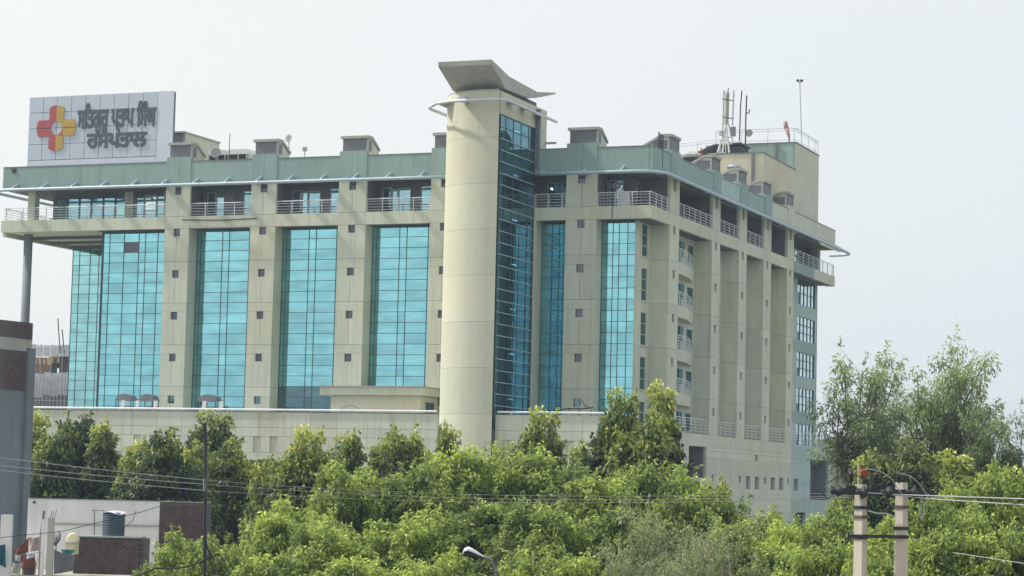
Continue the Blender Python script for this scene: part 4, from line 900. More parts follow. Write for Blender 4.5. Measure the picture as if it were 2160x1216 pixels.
GLYPHS = '{"a38":[[[301,-28],[301,174],[175,174],[174,172],[171,145],[166,121],[159,98],[150,79],[138,61],[122,47],[103,37],[82,34],[65,36],[50,42],[35,52],[24,67],[18,87],[17,107],[17,118],[19,130],[21,144],[25,159],[31,175],[38,191],[47,208],[58,225],[63,232],[63,243],[61,265],[58,287],[54,309],[50,332],[45,354],[39,375],[33,396],[32,398],[-33,398],[-33,509],[494,509],[494,398],[420,398],[420,-28],[176,285],[301,285],[301,398],[156,398],[151,413],[157,392],[162,371],[166,351],[170,331],[173,312],[175,293],[177,275]],[[37,36,35],[15,14,13],[16,15,13],[13,12,16],[12,11,16],[39,38,40],[43,1,40],[44,43,40],[40,38,44],[41,1,0],[53,2,1],[1,43,53],[42,53,43],[46,45,44],[44,38,46],[16,11,10],[10,9,16],[17,16,9],[9,8,17],[8,7,17],[18,17,7],[19,18,7],[7,6,19],[20,19,6],[6,5,20],[21,20,5],[22,21,5],[5,4,22],[23,22,4],[24,23,4],[4,3,24],[3,2,24],[25,24,2],[26,25,2],[2,53,26],[27,26,53],[28,27,53],[28,53,52],[29,28,52],[52,51,29],[30,29,51],[51,50,30],[50,49,30],[31,30,49],[49,48,31],[32,31,48],[48,47,32],[33,32,47],[33,47,46],[34,33,46],[35,34,46],[37,35,46],[46,38,37],[1,41,40]]],"a24":[[[193,-28],[157,-26],[121,-21],[87,-13],[55,-2],[24,11],[-26,37],[22,146],[73,116],[96,105],[119,96],[143,90],[167,86],[192,84],[211,85],[229,88],[244,92],[257,97],[267,104],[275,112],[281,120],[284,131],[286,146],[285,158],[282,168],[278,177],[272,186],[265,195],[255,203],[244,211],[232,218],[224,221],[220,221],[206,219],[190,216],[174,215],[157,213],[140,213],[116,214],[95,216],[77,221],[61,228],[48,236],[38,248],[31,260],[27,272],[25,286],[29,309],[42,329],[61,341],[81,347],[100,351],[121,352],[143,351],[164,349],[185,346],[205,342],[224,337],[231,334],[236,336],[246,344],[255,354],[262,365],[266,378],[267,396],[267,402],[266,408],[266,415],[264,422],[262,429],[251,490],[374,411],[-33,398],[-33,509],[452,509],[452,398],[275,407],[369,495],[381,442],[383,432],[384,422],[385,413],[386,404],[386,394],[383,361],[376,331],[362,306],[345,286],[327,270],[323,293],[356,267],[370,252],[382,234],[392,215],[399,194],[404,170],[405,145],[402,110],[393,78],[376,49],[355,25],[329,6],[299,-9],[266,-20],[231,-26],[267,407],[275,407],[318,447],[386,401],[341,283],[340,281],[341,280]],[[43,42,44],[40,50,41],[49,41,50],[51,39,38],[38,52,51],[39,51,40],[50,40,51],[3,10,4],[10,9,4],[5,4,9],[9,8,5],[6,5,8],[7,6,8],[41,49,42],[44,42,49],[45,44,49],[46,45,49],[47,46,49],[48,47,49],[53,37,36],[36,54,53],[55,35,34],[34,56,55],[0,13,1],[13,12,1],[54,36,35],[35,55,54],[104,15,14],[33,32,57],[30,58,31],[32,31,58],[57,32,58],[104,14,0],[13,0,14],[56,34,33],[33,57,56],[1,12,2],[12,11,2],[3,2,11],[10,3,11],[52,38,37],[37,53,52],[26,25,88],[102,101,17],[101,18,17],[26,88,27],[28,27,88],[62,61,89],[64,63,76],[65,64,76],[82,71,76],[81,82,75],[80,81,75],[79,80,75],[82,81,71],[81,80,71],[80,79,71],[78,71,79],[79,75,78],[75,74,78],[77,78,74],[18,101,100],[19,18,100],[100,99,19],[20,19,99],[99,98,20],[21,20,98],[98,97,21],[97,96,21],[22,21,96],[96,95,22],[23,22,95],[95,94,23],[24,23,94],[94,93,24],[25,24,93],[93,92,25],[92,91,25],[88,25,91],[91,90,88],[88,90,111],[87,89,109],[87,86,89],[86,85,89],[62,89,85],[63,62,85],[85,84,63],[76,63,84],[15,104,103],[16,15,103],[103,102,16],[102,17,16],[28,88,29],[30,29,88],[88,89,30],[58,30,89],[59,58,89],[60,59,89],[89,61,60],[105,66,67],[77,74,70],[73,70,74],[71,78,107],[65,76,105],[76,71,106],[71,107,106],[73,72,70],[72,105,69],[68,69,67],[69,105,67],[69,70,72],[84,83,76],[108,76,83],[76,108,82],[105,76,106],[70,69,107],[66,105,106],[106,107,68],[69,68,107],[68,67,106],[67,66,106],[77,70,107],[78,77,107],[75,82,108],[89,88,110]]],"a17":[[[212,-28],[183,-26],[155,-19],[129,-8],[104,7],[82,24],[62,44],[44,67],[29,91],[17,117],[8,144],[2,172],[1,199],[2,219],[5,238],[12,256],[20,272],[29,287],[41,300],[58,314],[78,325],[100,334],[126,339],[156,342],[190,343],[243,343],[243,398],[-33,398],[-33,509],[431,509],[431,398],[362,398],[362,131],[360,100],[355,71],[345,45],[332,23],[314,4],[292,-11],[268,-20],[241,-26],[213,84],[219,85],[225,85],[230,86],[233,88],[235,89],[236,91],[238,92],[239,96],[241,100],[242,107],[243,119],[243,136],[243,232],[203,232],[176,232],[156,231],[143,229],[135,226],[130,224],[126,221],[125,219],[123,216],[121,212],[120,207],[119,201],[119,195],[120,183],[123,171],[127,158],[133,145],[141,133],[150,121],[160,110],[171,101],[181,93],[192,88],[202,85],[420,-28],[420,398],[347,398],[346,509],[613,509],[613,398],[539,398],[539,-28]],[[12,11,67],[58,57,22],[57,23,22],[5,4,75],[75,74,5],[6,5,74],[74,73,6],[73,72,6],[7,6,72],[72,71,7],[8,7,71],[71,70,8],[9,8,70],[70,69,9],[10,9,69],[69,68,10],[11,10,68],[67,11,68],[12,67,66],[13,12,66],[66,65,13],[14,13,65],[65,64,14],[15,14,64],[64,63,15],[16,15,63],[63,62,16],[17,16,62],[18,17,62],[62,61,18],[19,18,61],[61,60,19],[20,19,60],[60,59,20],[21,20,59],[59,58,21],[58,22,21],[42,41,0],[0,41,1],[41,78,1],[24,56,55],[42,0,40],[43,42,40],[40,44,43],[25,54,81],[26,25,81],[81,82,26],[85,84,83],[29,30,85],[85,83,29],[86,85,30],[30,29,80],[31,80,29],[32,31,54],[81,54,31],[82,81,31],[31,29,82],[44,40,39],[45,44,39],[39,38,45],[46,45,38],[38,37,46],[47,46,37],[37,36,47],[48,47,36],[36,35,48],[49,48,35],[35,34,49],[50,49,34],[51,50,34],[34,33,51],[52,51,33],[33,32,52],[53,52,32],[32,54,53],[54,25,55],[24,55,25],[1,78,2],[78,77,2],[3,2,77],[77,76,3],[4,3,76],[75,4,76],[23,57,56],[56,24,23],[28,27,26],[26,82,28],[30,80,79],[79,86,30]]],"a30":[[[239,-28],[208,-26],[178,-20],[149,-9],[122,5],[96,21],[73,41],[52,63],[35,87],[20,114],[9,141],[3,170],[1,199],[2,221],[6,241],[13,259],[22,275],[32,289],[45,302],[64,315],[85,326],[109,334],[137,339],[171,342],[210,343],[288,343],[288,398],[-33,398],[-33,509],[481,509],[481,398],[407,398],[407,132],[405,101],[399,72],[389,46],[374,23],[354,4],[330,-11],[303,-21],[273,-26],[245,84],[254,85],[263,86],[270,87],[275,89],[278,91],[280,93],[281,95],[283,99],[285,103],[287,111],[288,124],[288,142],[288,232],[218,232],[190,232],[167,231],[151,229],[140,226],[133,223],[127,219],[125,216],[123,214],[122,211],[120,207],[120,201],[119,195],[120,183],[124,171],[129,158],[137,145],[147,133],[158,121],[171,111],[185,102],[200,94],[215,89],[230,86]],[[58,57,22],[6,5,73],[73,72,6],[7,6,72],[72,71,7],[8,7,71],[71,70,8],[9,8,70],[70,69,9],[10,9,69],[69,68,10],[11,10,68],[68,67,11],[12,11,67],[67,66,12],[13,12,66],[66,65,13],[14,13,65],[65,64,14],[15,14,64],[64,63,15],[16,15,63],[17,16,63],[63,62,17],[18,17,62],[62,61,18],[19,18,61],[61,60,19],[20,19,60],[60,59,20],[21,20,59],[59,58,21],[58,22,21],[1,77,2],[77,76,2],[55,24,56],[23,56,24],[42,41,0],[78,0,41],[42,0,40],[43,42,40],[0,78,1],[77,1,78],[31,30,29],[36,35,48],[49,48,35],[35,34,49],[50,49,34],[51,50,34],[34,33,51],[52,51,33],[33,32,52],[53,52,32],[54,53,32],[32,31,54],[25,54,31],[26,25,31],[31,29,26],[43,40,39],[44,43,39],[45,44,39],[39,38,45],[46,45,38],[38,37,46],[47,46,37],[37,36,47],[36,48,47],[54,25,55],[24,55,25],[2,76,3],[76,75,3],[4,3,75],[75,74,4],[5,4,74],[73,5,74],[56,23,57],[22,57,23],[28,27,26],[26,29,28]]],"a2a":[[[299,-28],[316,194],[368,113],[324,94],[305,87],[286,81],[265,77],[243,75],[218,74],[170,79],[125,96],[87,123],[54,158],[26,199],[-5,264],[24,291],[35,303],[44,316],[50,327],[54,340],[55,355],[55,364],[54,374],[51,384],[48,395],[45,404],[48,398],[-33,398],[-33,509],[127,509],[146,472],[155,448],[163,425],[169,401],[172,378],[173,355],[171,326],[165,298],[154,273],[140,252],[123,234],[62,192],[81,331],[133,254],[149,228],[165,209],[181,197],[198,190],[220,187],[237,188],[253,191],[269,195],[284,201],[300,208],[371,234],[313,131],[299,509],[492,509],[492,398],[417,398],[417,-28],[308,88],[47,398],[136,248],[333,167],[313,146],[310,212]],[[13,15,14],[26,25,62],[26,24,23],[62,25,27],[28,27,25],[21,20,42],[43,39,38],[40,44,63],[40,63,43],[43,38,42],[11,41,12],[13,12,41],[15,13,41],[40,43,42],[17,16,42],[18,17,42],[19,18,42],[42,20,19],[21,42,22],[26,23,32],[32,31,26],[25,26,31],[31,30,25],[30,29,25],[28,25,29],[8,48,47],[49,7,6],[6,50,49],[48,8,7],[7,49,48],[8,47,9],[47,46,9],[1,64,54],[58,57,59],[2,3,60],[54,2,60],[60,3,0],[55,1,65],[3,2,55],[64,1,55],[59,57,56],[54,59,66],[9,46,10],[11,10,46],[46,45,11],[41,11,45],[40,41,45],[44,40,45],[42,38,37],[37,36,42],[36,35,42],[35,34,42],[34,33,42],[22,42,33],[23,22,33],[32,23,33],[1,54,66],[50,6,5],[5,4,51],[51,50,5],[0,3,61],[3,55,61],[24,26,62],[16,15,41],[42,16,41],[41,40,42],[39,43,63],[2,54,64],[55,2,64],[61,55,65],[4,61,65],[66,53,65],[53,52,65],[52,51,65],[51,4,65],[65,1,66],[59,56,66],[59,54,60]]],"a18":[[[177,75],[147,77],[120,84],[95,96],[74,113],[56,133],[41,157],[28,184],[15,214],[-3,265],[24,291],[35,303],[44,316],[50,327],[54,340],[55,355],[55,366],[53,379],[49,392],[45,404],[40,413],[10,472],[148,416],[-33,398],[-33,509],[127,509],[146,472],[155,448],[163,425],[169,401],[172,378],[173,355],[171,325],[165,298],[154,273],[138,251],[120,232],[53,192],[90,336],[128,249],[138,222],[149,205],[160,195],[171,189],[182,187],[192,189],[202,193],[212,200],[221,211],[229,228],[236,248],[233,268],[230,294],[228,320],[226,345],[224,370],[224,394],[225,419],[229,442],[237,463],[251,481],[271,494],[294,498],[319,494],[341,480],[354,460],[360,439],[364,417],[365,393],[364,370],[363,345],[360,319],[357,293],[353,266],[349,246],[353,234],[359,221],[365,210],[371,202],[377,196],[383,192],[389,189],[395,188],[402,187],[410,188],[416,189],[420,191],[424,194],[429,197],[469,240],[498,113],[472,95],[459,88],[445,82],[430,78],[414,76],[397,75],[365,77],[335,86],[310,101],[289,120],[273,143],[261,168],[253,195],[247,222],[240,289],[347,264],[332,203],[321,173],[307,147],[291,125],[273,106],[251,92],[228,82],[203,77],[426,-28],[426,509],[618,509],[618,398],[544,398],[544,-28],[44,406],[130,242],[288,121],[426,77],[426,195]],[[8,10,9],[24,23,21],[6,37,7],[8,7,37],[10,8,37],[121,20,23],[21,23,20],[38,15,14],[15,38,16],[17,16,38],[39,36,122],[37,6,5],[36,39,38],[13,12,38],[38,14,13],[21,20,22],[24,21,25],[28,27,22],[0,44,43],[0,43,1],[30,29,22],[28,22,29],[45,114,113],[44,0,114],[114,45,44],[1,43,2],[43,42,2],[3,2,42],[4,3,42],[42,41,4],[5,4,41],[37,5,41],[36,37,41],[40,36,41],[39,35,34],[38,39,34],[34,33,38],[33,32,38],[32,31,38],[31,30,38],[30,22,38],[17,38,22],[18,17,22],[19,18,22],[20,121,22],[22,27,26],[101,111,123],[101,123,110],[110,109,101],[102,101,109],[111,101,112],[101,102,112],[60,59,62],[62,61,60],[76,75,107],[75,74,107],[74,73,106],[73,72,106],[64,63,65],[110,100,99],[109,110,99],[99,98,109],[98,108,109],[102,109,108],[103,102,108],[108,107,103],[104,103,107],[104,107,106],[104,106,105],[106,72,105],[72,71,105],[66,65,59],[62,59,65],[65,63,62],[83,96,95],[95,84,83],[96,83,82],[96,82,97],[82,81,97],[93,94,115],[118,117,119],[91,92,120],[90,91,120],[89,90,119],[120,92,115],[93,115,92],[90,89,88],[119,117,116],[115,94,124],[88,125,90],[89,119,116],[108,98,97],[97,81,108],[81,80,108],[80,79,108],[79,78,108],[107,108,78],[78,77,107],[76,107,77],[112,102,113],[45,113,102],[46,45,102],[47,46,102],[102,103,47],[48,47,103],[103,104,48],[49,48,104],[104,50,49],[50,105,51],[52,51,105],[53,52,105],[105,71,53],[54,53,71],[71,70,54],[55,54,70],[70,69,55],[56,55,69],[69,68,56],[68,67,56],[57,56,67],[67,66,57],[58,57,66],[66,59,58],[26,25,21],[22,26,21],[19,22,121],[36,40,122],[12,11,38],[10,37,11],[37,38,11],[37,36,38],[35,39,122],[105,50,104],[107,74,106],[100,110,123],[84,95,124],[125,87,124],[87,86,124],[86,85,124],[85,84,124],[124,94,125],[94,93,125],[93,92,125],[92,91,125],[91,90,125],[125,88,116],[88,89,116],[90,120,119]]],"a39":[[[239,-28],[208,-26],[177,-20],[148,-9],[121,5],[96,22],[73,41],[52,63],[35,87],[20,114],[9,141],[3,170],[1,199],[3,229],[10,257],[23,281],[41,301],[62,317],[87,329],[114,337],[144,342],[176,343],[196,343],[239,337],[230,226],[188,231],[176,231],[154,230],[139,226],[129,222],[124,217],[121,210],[119,195],[120,183],[124,171],[129,158],[137,145],[147,133],[158,121],[171,111],[185,102],[200,94],[215,89],[230,86],[245,84],[253,85],[261,86],[268,87],[273,89],[276,91],[278,92],[279,95],[281,99],[283,103],[284,111],[285,124],[286,142],[286,398],[-33,398],[-33,509],[479,509],[479,398],[404,398],[404,132],[403,101],[397,71],[386,45],[371,22],[351,3],[328,-11],[301,-21],[271,-26]],[[12,11,32],[20,27,26],[26,21,20],[4,39,5],[39,38,5],[6,5,38],[38,37,6],[7,6,37],[37,36,7],[8,7,36],[36,35,8],[9,8,35],[35,34,9],[10,9,34],[34,33,10],[11,10,33],[32,11,33],[12,32,31],[13,12,31],[14,13,31],[31,30,14],[15,14,30],[16,15,30],[30,29,16],[17,16,29],[18,17,29],[29,28,18],[19,18,28],[28,27,19],[27,20,19],[0,43,1],[42,1,43],[46,45,71],[71,45,0],[45,44,0],[43,0,44],[25,24,23],[22,25,23],[62,61,60],[67,66,51],[52,51,66],[66,65,52],[53,52,65],[54,53,65],[65,64,54],[55,54,64],[64,63,55],[56,55,63],[62,60,57],[46,71,70],[47,46,70],[48,47,70],[70,69,48],[49,48,69],[69,68,49],[50,49,68],[68,67,50],[67,51,50],[63,62,56],[1,42,2],[42,41,2],[3,2,41],[41,40,3],[4,3,40],[39,4,40],[21,26,25],[25,22,21],[59,58,57],[57,60,59],[62,57,56]]],"a3e":[[[29,174],[29,398],[-33,398],[-33,509],[215,509],[215,398],[147,398],[147,174]],[[3,2,1],[5,4,6],[1,0,7],[7,6,1],[3,1,6],[6,4,3]]],"a32":[[[260,160],[217,188],[189,210],[162,234],[138,262],[117,291],[98,322],[83,354],[71,387],[68,398],[-33,398],[-33,509],[554,509],[554,398],[453,398],[452,395],[445,369],[435,344],[423,321],[410,298],[395,276],[378,254],[360,235],[340,216],[320,199],[297,183],[333,398],[188,398],[186,406],[193,385],[202,364],[213,346],[226,328],[240,313],[256,298],[273,284],[328,232],[192,235],[249,285],[266,297],[281,312],[295,328],[308,345],[319,364],[328,384],[335,406],[2,150],[6,189],[20,228],[42,263],[71,294],[107,320],[168,351],[232,263],[179,235],[159,221],[142,205],[130,188],[123,171],[120,151],[122,131],[128,115],[137,103],[150,93],[169,87],[198,84],[230,84],[222,-28],[191,-28],[158,-26],[128,-21],[101,-11],[78,2],[58,17],[41,34],[28,53],[18,73],[11,93],[6,112],[3,131],[519,151],[518,132],[515,113],[510,93],[502,73],[492,54],[479,35],[463,17],[443,2],[420,-11],[393,-21],[363,-26],[330,-28],[298,-28],[291,84],[328,84],[355,87],[373,93],[385,102],[393,114],[399,129],[401,148],[399,166],[392,184],[382,201],[366,218],[344,233],[283,262],[350,355],[417,319],[455,290],[483,258],[503,223],[515,187],[189,398],[261,294],[332,398],[102,316],[229,267],[213,253],[169,228],[352,227],[310,249],[288,270],[420,316]],[[11,10,9],[7,6,51],[50,5,117],[117,5,51],[75,74,61],[76,75,61],[77,76,61],[61,60,77],[78,77,60],[79,78,60],[60,59,79],[46,79,59],[47,46,59],[59,58,47],[48,47,58],[58,57,48],[49,48,57],[4,56,55],[55,3,4],[27,28,52],[68,64,69],[54,3,120],[4,3,54],[38,35,115],[38,34,33],[65,67,66],[67,65,68],[64,68,65],[1,37,2],[54,2,37],[118,119,53],[119,118,54],[32,31,52],[31,30,52],[30,29,52],[27,52,29],[69,64,70],[64,63,70],[71,70,63],[72,71,63],[63,62,72],[73,72,62],[74,73,62],[61,74,62],[56,4,57],[49,57,4],[50,49,4],[5,50,4],[4,52,5],[51,5,52],[7,51,52],[8,7,52],[52,28,8],[9,8,28],[11,9,28],[122,123,107],[92,95,93],[94,93,95],[53,37,107],[45,26,108],[104,21,105],[22,106,121],[105,21,22],[106,22,21],[95,92,91],[91,96,95],[36,24,23],[23,106,36],[42,41,108],[43,42,108],[44,43,108],[108,26,44],[28,27,114],[109,18,17],[19,124,109],[13,12,14],[86,85,99],[85,84,99],[100,99,84],[84,83,100],[83,82,100],[82,81,100],[101,100,81],[81,80,101],[80,113,101],[102,101,113],[113,112,102],[111,110,20],[19,20,110],[124,19,110],[96,91,90],[97,96,90],[90,89,97],[89,88,97],[98,97,88],[88,87,98],[87,86,98],[86,99,98],[102,112,103],[112,111,103],[104,103,111],[111,20,104],[21,104,20],[108,21,20],[20,19,108],[19,109,108],[109,17,108],[17,16,108],[45,108,16],[16,15,45],[15,14,45],[14,12,45],[1,0,25],[38,53,107],[107,35,38],[35,40,39],[45,12,28],[11,28,12],[3,55,120],[105,22,121],[44,26,116],[27,29,114],[26,45,116],[45,28,114],[35,39,115],[106,21,122],[24,36,25],[37,1,36],[1,25,36],[36,107,37],[34,38,115],[45,114,116],[51,6,117],[38,33,118],[32,52,118],[33,32,118],[52,4,118],[4,54,118],[53,38,118],[37,53,119],[54,37,119],[2,54,120],[106,23,121],[36,106,122],[107,36,122],[35,107,123],[40,35,123],[108,41,123],[41,40,123],[123,122,108],[21,108,122],[18,109,124]]],"a3f":[[[41,-28],[41,398],[-33,398],[-33,509],[41,509],[41,517],[45,571],[56,620],[77,662],[111,695],[156,715],[209,721],[238,719],[264,713],[289,703],[312,688],[332,670],[347,647],[359,620],[365,590],[367,557],[366,530],[359,476],[243,487],[249,536],[250,543],[250,551],[250,559],[249,578],[245,591],[240,600],[234,605],[225,609],[209,610],[196,609],[186,606],[180,601],[174,595],[169,585],[165,573],[162,557],[160,538],[159,517],[159,509],[234,509],[234,398],[159,398],[159,-28]],[[3,2,1],[1,4,3],[1,0,47],[1,47,46],[4,1,46],[46,43,4],[5,4,43],[43,42,5],[42,41,5],[6,5,41],[41,40,6],[40,39,6],[7,6,39],[39,38,7],[8,7,38],[38,37,8],[37,36,8],[9,8,36],[36,35,9],[10,9,35],[35,34,10],[34,11,10],[33,32,12],[21,20,26],[27,26,20],[20,19,27],[24,23,22],[22,21,24],[25,24,21],[21,26,25],[27,19,28],[19,18,28],[29,28,18],[18,17,29],[30,29,17],[17,16,30],[16,15,30],[31,30,15],[15,14,31],[14,13,31],[32,31,13],[12,32,13],[43,46,45],[11,34,33],[33,12,11],[44,43,45]]],"a41":[[[-236,-169],[-269,-167],[-300,-163],[-329,-156],[-355,-146],[-378,-136],[-416,-116],[-392,-7],[-342,-33],[-324,-41],[-305,-48],[-285,-53],[-262,-57],[-236,-58],[-210,-57],[-187,-53],[-166,-48],[-147,-41],[-128,-33],[-78,-7],[-56,-116],[-93,-136],[-116,-146],[-142,-156],[-171,-163],[-203,-167]],[[6,5,8],[7,6,8],[13,12,1],[1,12,2],[12,11,2],[2,11,3],[11,10,3],[4,3,10],[10,9,4],[5,4,9],[8,5,9],[14,25,24],[24,15,14],[22,21,17],[18,17,21],[21,20,18],[20,19,18],[15,24,23],[16,15,23],[23,22,16],[22,17,16],[13,1,0],[0,25,13],[25,14,13]]],"a42":[[[-236,-149],[-269,-147],[-300,-143],[-329,-135],[-355,-126],[-378,-116],[-416,-95],[-391,7],[-342,-18],[-324,-26],[-306,-33],[-286,-38],[-263,-41],[-236,-42],[-209,-41],[-185,-38],[-165,-33],[-146,-26],[-128,-18],[-79,7],[-55,-95],[-93,-116],[-116,-126],[-142,-135],[-171,-143],[-203,-147],[-236,-250],[-269,-248],[-300,-244],[-329,-237],[-355,-228],[-378,-217],[-416,-197],[-391,-93],[-342,-119],[-324,-127],[-305,-134],[-286,-139],[-262,-142],[-236,-144],[-209,-142],[-186,-139],[-165,-134],[-146,-127],[-128,-119],[-79,-93],[-55,-197],[-93,-217],[-116,-228],[-142,-237],[-171,-244],[-203,-248],[-395,-107],[-76,-107]],[[32,5,52],[52,5,33],[6,33,7],[3,34,4],[30,3,31],[3,4,31],[32,31,4],[5,32,4],[4,34,5],[33,5,34],[34,9,33],[9,8,33],[7,33,8],[35,36,11],[10,35,11],[26,0,27],[1,27,0],[0,38,1],[37,1,38],[38,12,37],[27,1,28],[2,28,1],[1,37,2],[36,2,37],[11,36,37],[37,12,11],[28,2,29],[30,29,2],[3,30,2],[2,36,3],[36,35,3],[34,3,35],[35,10,34],[9,34,10],[13,39,40],[13,40,14],[24,42,41],[15,41,42],[42,43,15],[43,16,15],[25,51,50],[50,24,25],[24,41,25],[40,25,41],[14,40,41],[41,15,14],[19,45,20],[22,47,46],[21,22,46],[21,46,53],[21,53,45],[23,48,47],[47,22,23],[44,23,22],[22,21,44],[21,45,44],[17,44,45],[18,17,45],[45,19,18],[24,50,49],[49,48,24],[48,23,24],[42,24,23],[43,42,23],[23,44,43],[16,43,44],[44,17,16],[0,26,51],[51,25,0],[25,40,0],[40,39,0],[38,0,39],[39,13,38],[12,38,13],[33,6,52],[20,45,53]]],"a70":[[[-219,494],[-230,525],[-234,536],[-236,548],[-239,560],[-240,572],[-241,585],[-236,618],[-222,648],[-199,673],[-170,691],[-137,701],[-101,704],[-63,701],[-29,691],[0,673],[23,648],[36,617],[40,584],[40,572],[39,560],[36,548],[33,536],[30,525],[18,494],[-93,510],[-76,550],[-74,556],[-73,561],[-72,566],[-71,572],[-71,576],[-72,585],[-74,589],[-77,592],[-81,595],[-89,598],[-100,599],[-112,598],[-119,595],[-123,592],[-126,589],[-128,585],[-129,576],[-129,572],[-128,566],[-127,561],[-126,556],[-124,550],[-107,510]],[[49,48,0],[1,0,48],[48,47,1],[47,46,1],[2,1,46],[46,45,2],[3,2,45],[45,44,3],[4,3,44],[44,43,4],[5,4,43],[6,5,43],[43,42,6],[7,6,42],[42,41,7],[8,7,41],[9,8,41],[41,40,9],[10,9,40],[40,39,10],[11,10,39],[39,38,11],[38,12,11],[20,19,31],[19,18,31],[26,25,24],[24,23,26],[27,26,23],[28,27,23],[23,22,28],[29,28,22],[22,21,29],[30,29,21],[21,20,30],[20,31,30],[31,18,32],[18,17,32],[33,32,17],[17,16,33],[16,15,33],[34,33,15],[15,14,34],[35,34,14],[14,13,35],[36,35,13],[12,38,37],[37,36,12],[36,13,12]]],"a4d":[[[5,-224],[-18,-175],[-30,-155],[-42,-141],[-55,-131],[-68,-124],[-80,-119],[-94,-116],[-108,-114],[-121,-114],[-127,-114],[-164,-117],[-171,-2],[-131,1],[-121,1],[-93,-1],[-64,-6],[-35,-14],[-8,-27],[18,-44],[43,-66],[65,-94],[84,-126],[112,-192]],[[14,10,9],[12,11,10],[13,12,10],[10,14,13],[8,7,15],[6,16,7],[15,7,16],[14,9,8],[8,15,14],[23,22,0],[0,22,1],[22,21,1],[2,1,21],[21,20,2],[3,2,20],[20,19,3],[4,3,19],[18,4,19],[4,18,5],[18,17,5],[6,5,17],[16,6,17]]]}'
# ================================================================== sign board on the roof
SY = 0.6
sg = thing('hospital_sign', (-49.2, SY, 35.5), 'large white panelled roof sign with dark Punjabi lettering and a red and gold cross', 'sign')
bx('sign_back', 'signk', sg, -56.2, -42.25, SY + .1, SY + .45, 35.62, 41.5)
bx('sign_border', 'signb', sg, -43.68, -42.2, SY, SY + .1, 35.6, 41.55)
bx('sign_border', 'signb', sg, -56.25, -43.70, SY, SY + .1, 35.6, 36.06)
for i in range(9):
    for j in range(4):
        x0 = -56.25 + i * 1.395; z0 = 36.09 + j * 1.363
        bx('sign_panel', 'signw', sg, x0 + .022, x0 + 1.373, SY, SY + .1, z0 + .02, z0 + 1.343)
for x in (-55, -49.5, -44): bx('sign_post', 'dark', sg, x, x + .15, SY + .5, SY + .65, 34.1, 41.2)
GL = json.loads(GLYPHS)
def extr(ch, x, z, sx, sz, y0, y1, name, mat, parent):
    V, Fs = GL['%x' % ord(ch)]
    m = MB(); n = len(V)
    m.v = [(x + v[0] / 1000 * sx, y0, z + v[1] / 1000 * sz) for v in V] + [(x + v[0] / 1000 * sx, y1, z + v[1] / 1000 * sz) for v in V]
    ed = {}
    for f in Fs:
        m.f.append(tuple(f)); m.f.append(tuple(i + n for i in f[::-1]))
        for q in range(len(f)):
            e = (f[q], f[(q + 1) % len(f)]); ed[frozenset(e)] = None if frozenset(e) in ed else e
    for e in ed.values():
        if e: m.f.append((e[1], e[0], e[0] + n, e[1] + n))
    return m.build(name, mat, parent)
ADV = {'ਸ': .461, 'ਤ': .419, 'ਗ': .58, 'ਰ': .447, 'ਪ': .458, 'ਘ': .585, 'ਹ': .445, 'ਾ': .182, 'ਲ': .521, 'ਿ': .2, 'ੁ': 0, 'ੂ': 0, 'ੰ': 0, '੍': 0, ' ': .26}
def write(s, x0, x1, z, sz, dy=0.0):
    tot = sum(ADV[c] for c in s); sx = (x1 - x0) / tot; x = x0; k = 0
    for c in s:
        if c != ' ':
            dx = -.02 * sx if c == 'ੰ' else (.05 * sx if c == '੍' else 0)
            extr(c, x + dx, z, sx, sz, SY - .07 - .004 * (k % 3), SY - .002, 'letter', 'letter', sg)
        x += ADV[c] * sx; k += 1
write('ਸਿਤਗੁਰੂ ਪ੍ਤਾਪ ਸਿੰਘ'.replace('ਸਿਤ', 'ਸ' + 'ਿ' + 'ਤ').replace('ਸਿੰ', 'ਿਸੰ'), -51.35, -43.88, 38.72, 2.95)
write('ਹਸਪਤਾਲ', -50.35, -44.7, 37.0, 2.35)
# cross logo: four rounded arms round a clear disc
cx, cz = -53.46, 38.80
def arm_poly(q):
    """one quarter of the cross, q in 0..3, with bowed outer ends and a round bite at the centre"""
    sx = 1 if q in (0, 3) else -1; sz = 1 if q in (0, 1) else -1
    w, Lx, Lz, r = .70, 1.93, 1.95, .57
    P = []
    a0 = math.radians(4)
    for i in range(7):
        t = math.radians(90 * i / 6); P.append((r * math.cos(t), r * math.sin(t)))
    P[0] = (r, .035); P[-1] = (.0, r)
    P += [(0.0, Lz)] + [(w * k / 4, Lz - .20 * (k / 4) ** 2) for k in range(1, 5)]
    P += [(w, w)] + [(Lx - .20, w - .0)] + [(Lx - .20 * ((w - z) / w * 0 + (z / w) ** 2), z) for z in (w * .66, w * .33, .04)]
    P = [(cx + sx * x, cz + sz * z) for x, z in P]
    return P if sx * sz > 0 else P[::-1]
for q, mt in ((0, 'gold'), (1, 'red'), (2, 'red'), (3, 'gold')):
    m = MB().prism(arm_poly(q), 'y', SY - .08, SY - .002); m.build('logo_quarter', mt, sg)
m = MB().prism([(cx + .64, cz - .04), (cx + .64, cz - .66), (cx + .18, cz - .66), (cx + .4, cz - .5), (cx + .54, cz - .3)][::-1], 'y', SY - .09, SY - .07); m.build('logo_wedge', 'red', sg)

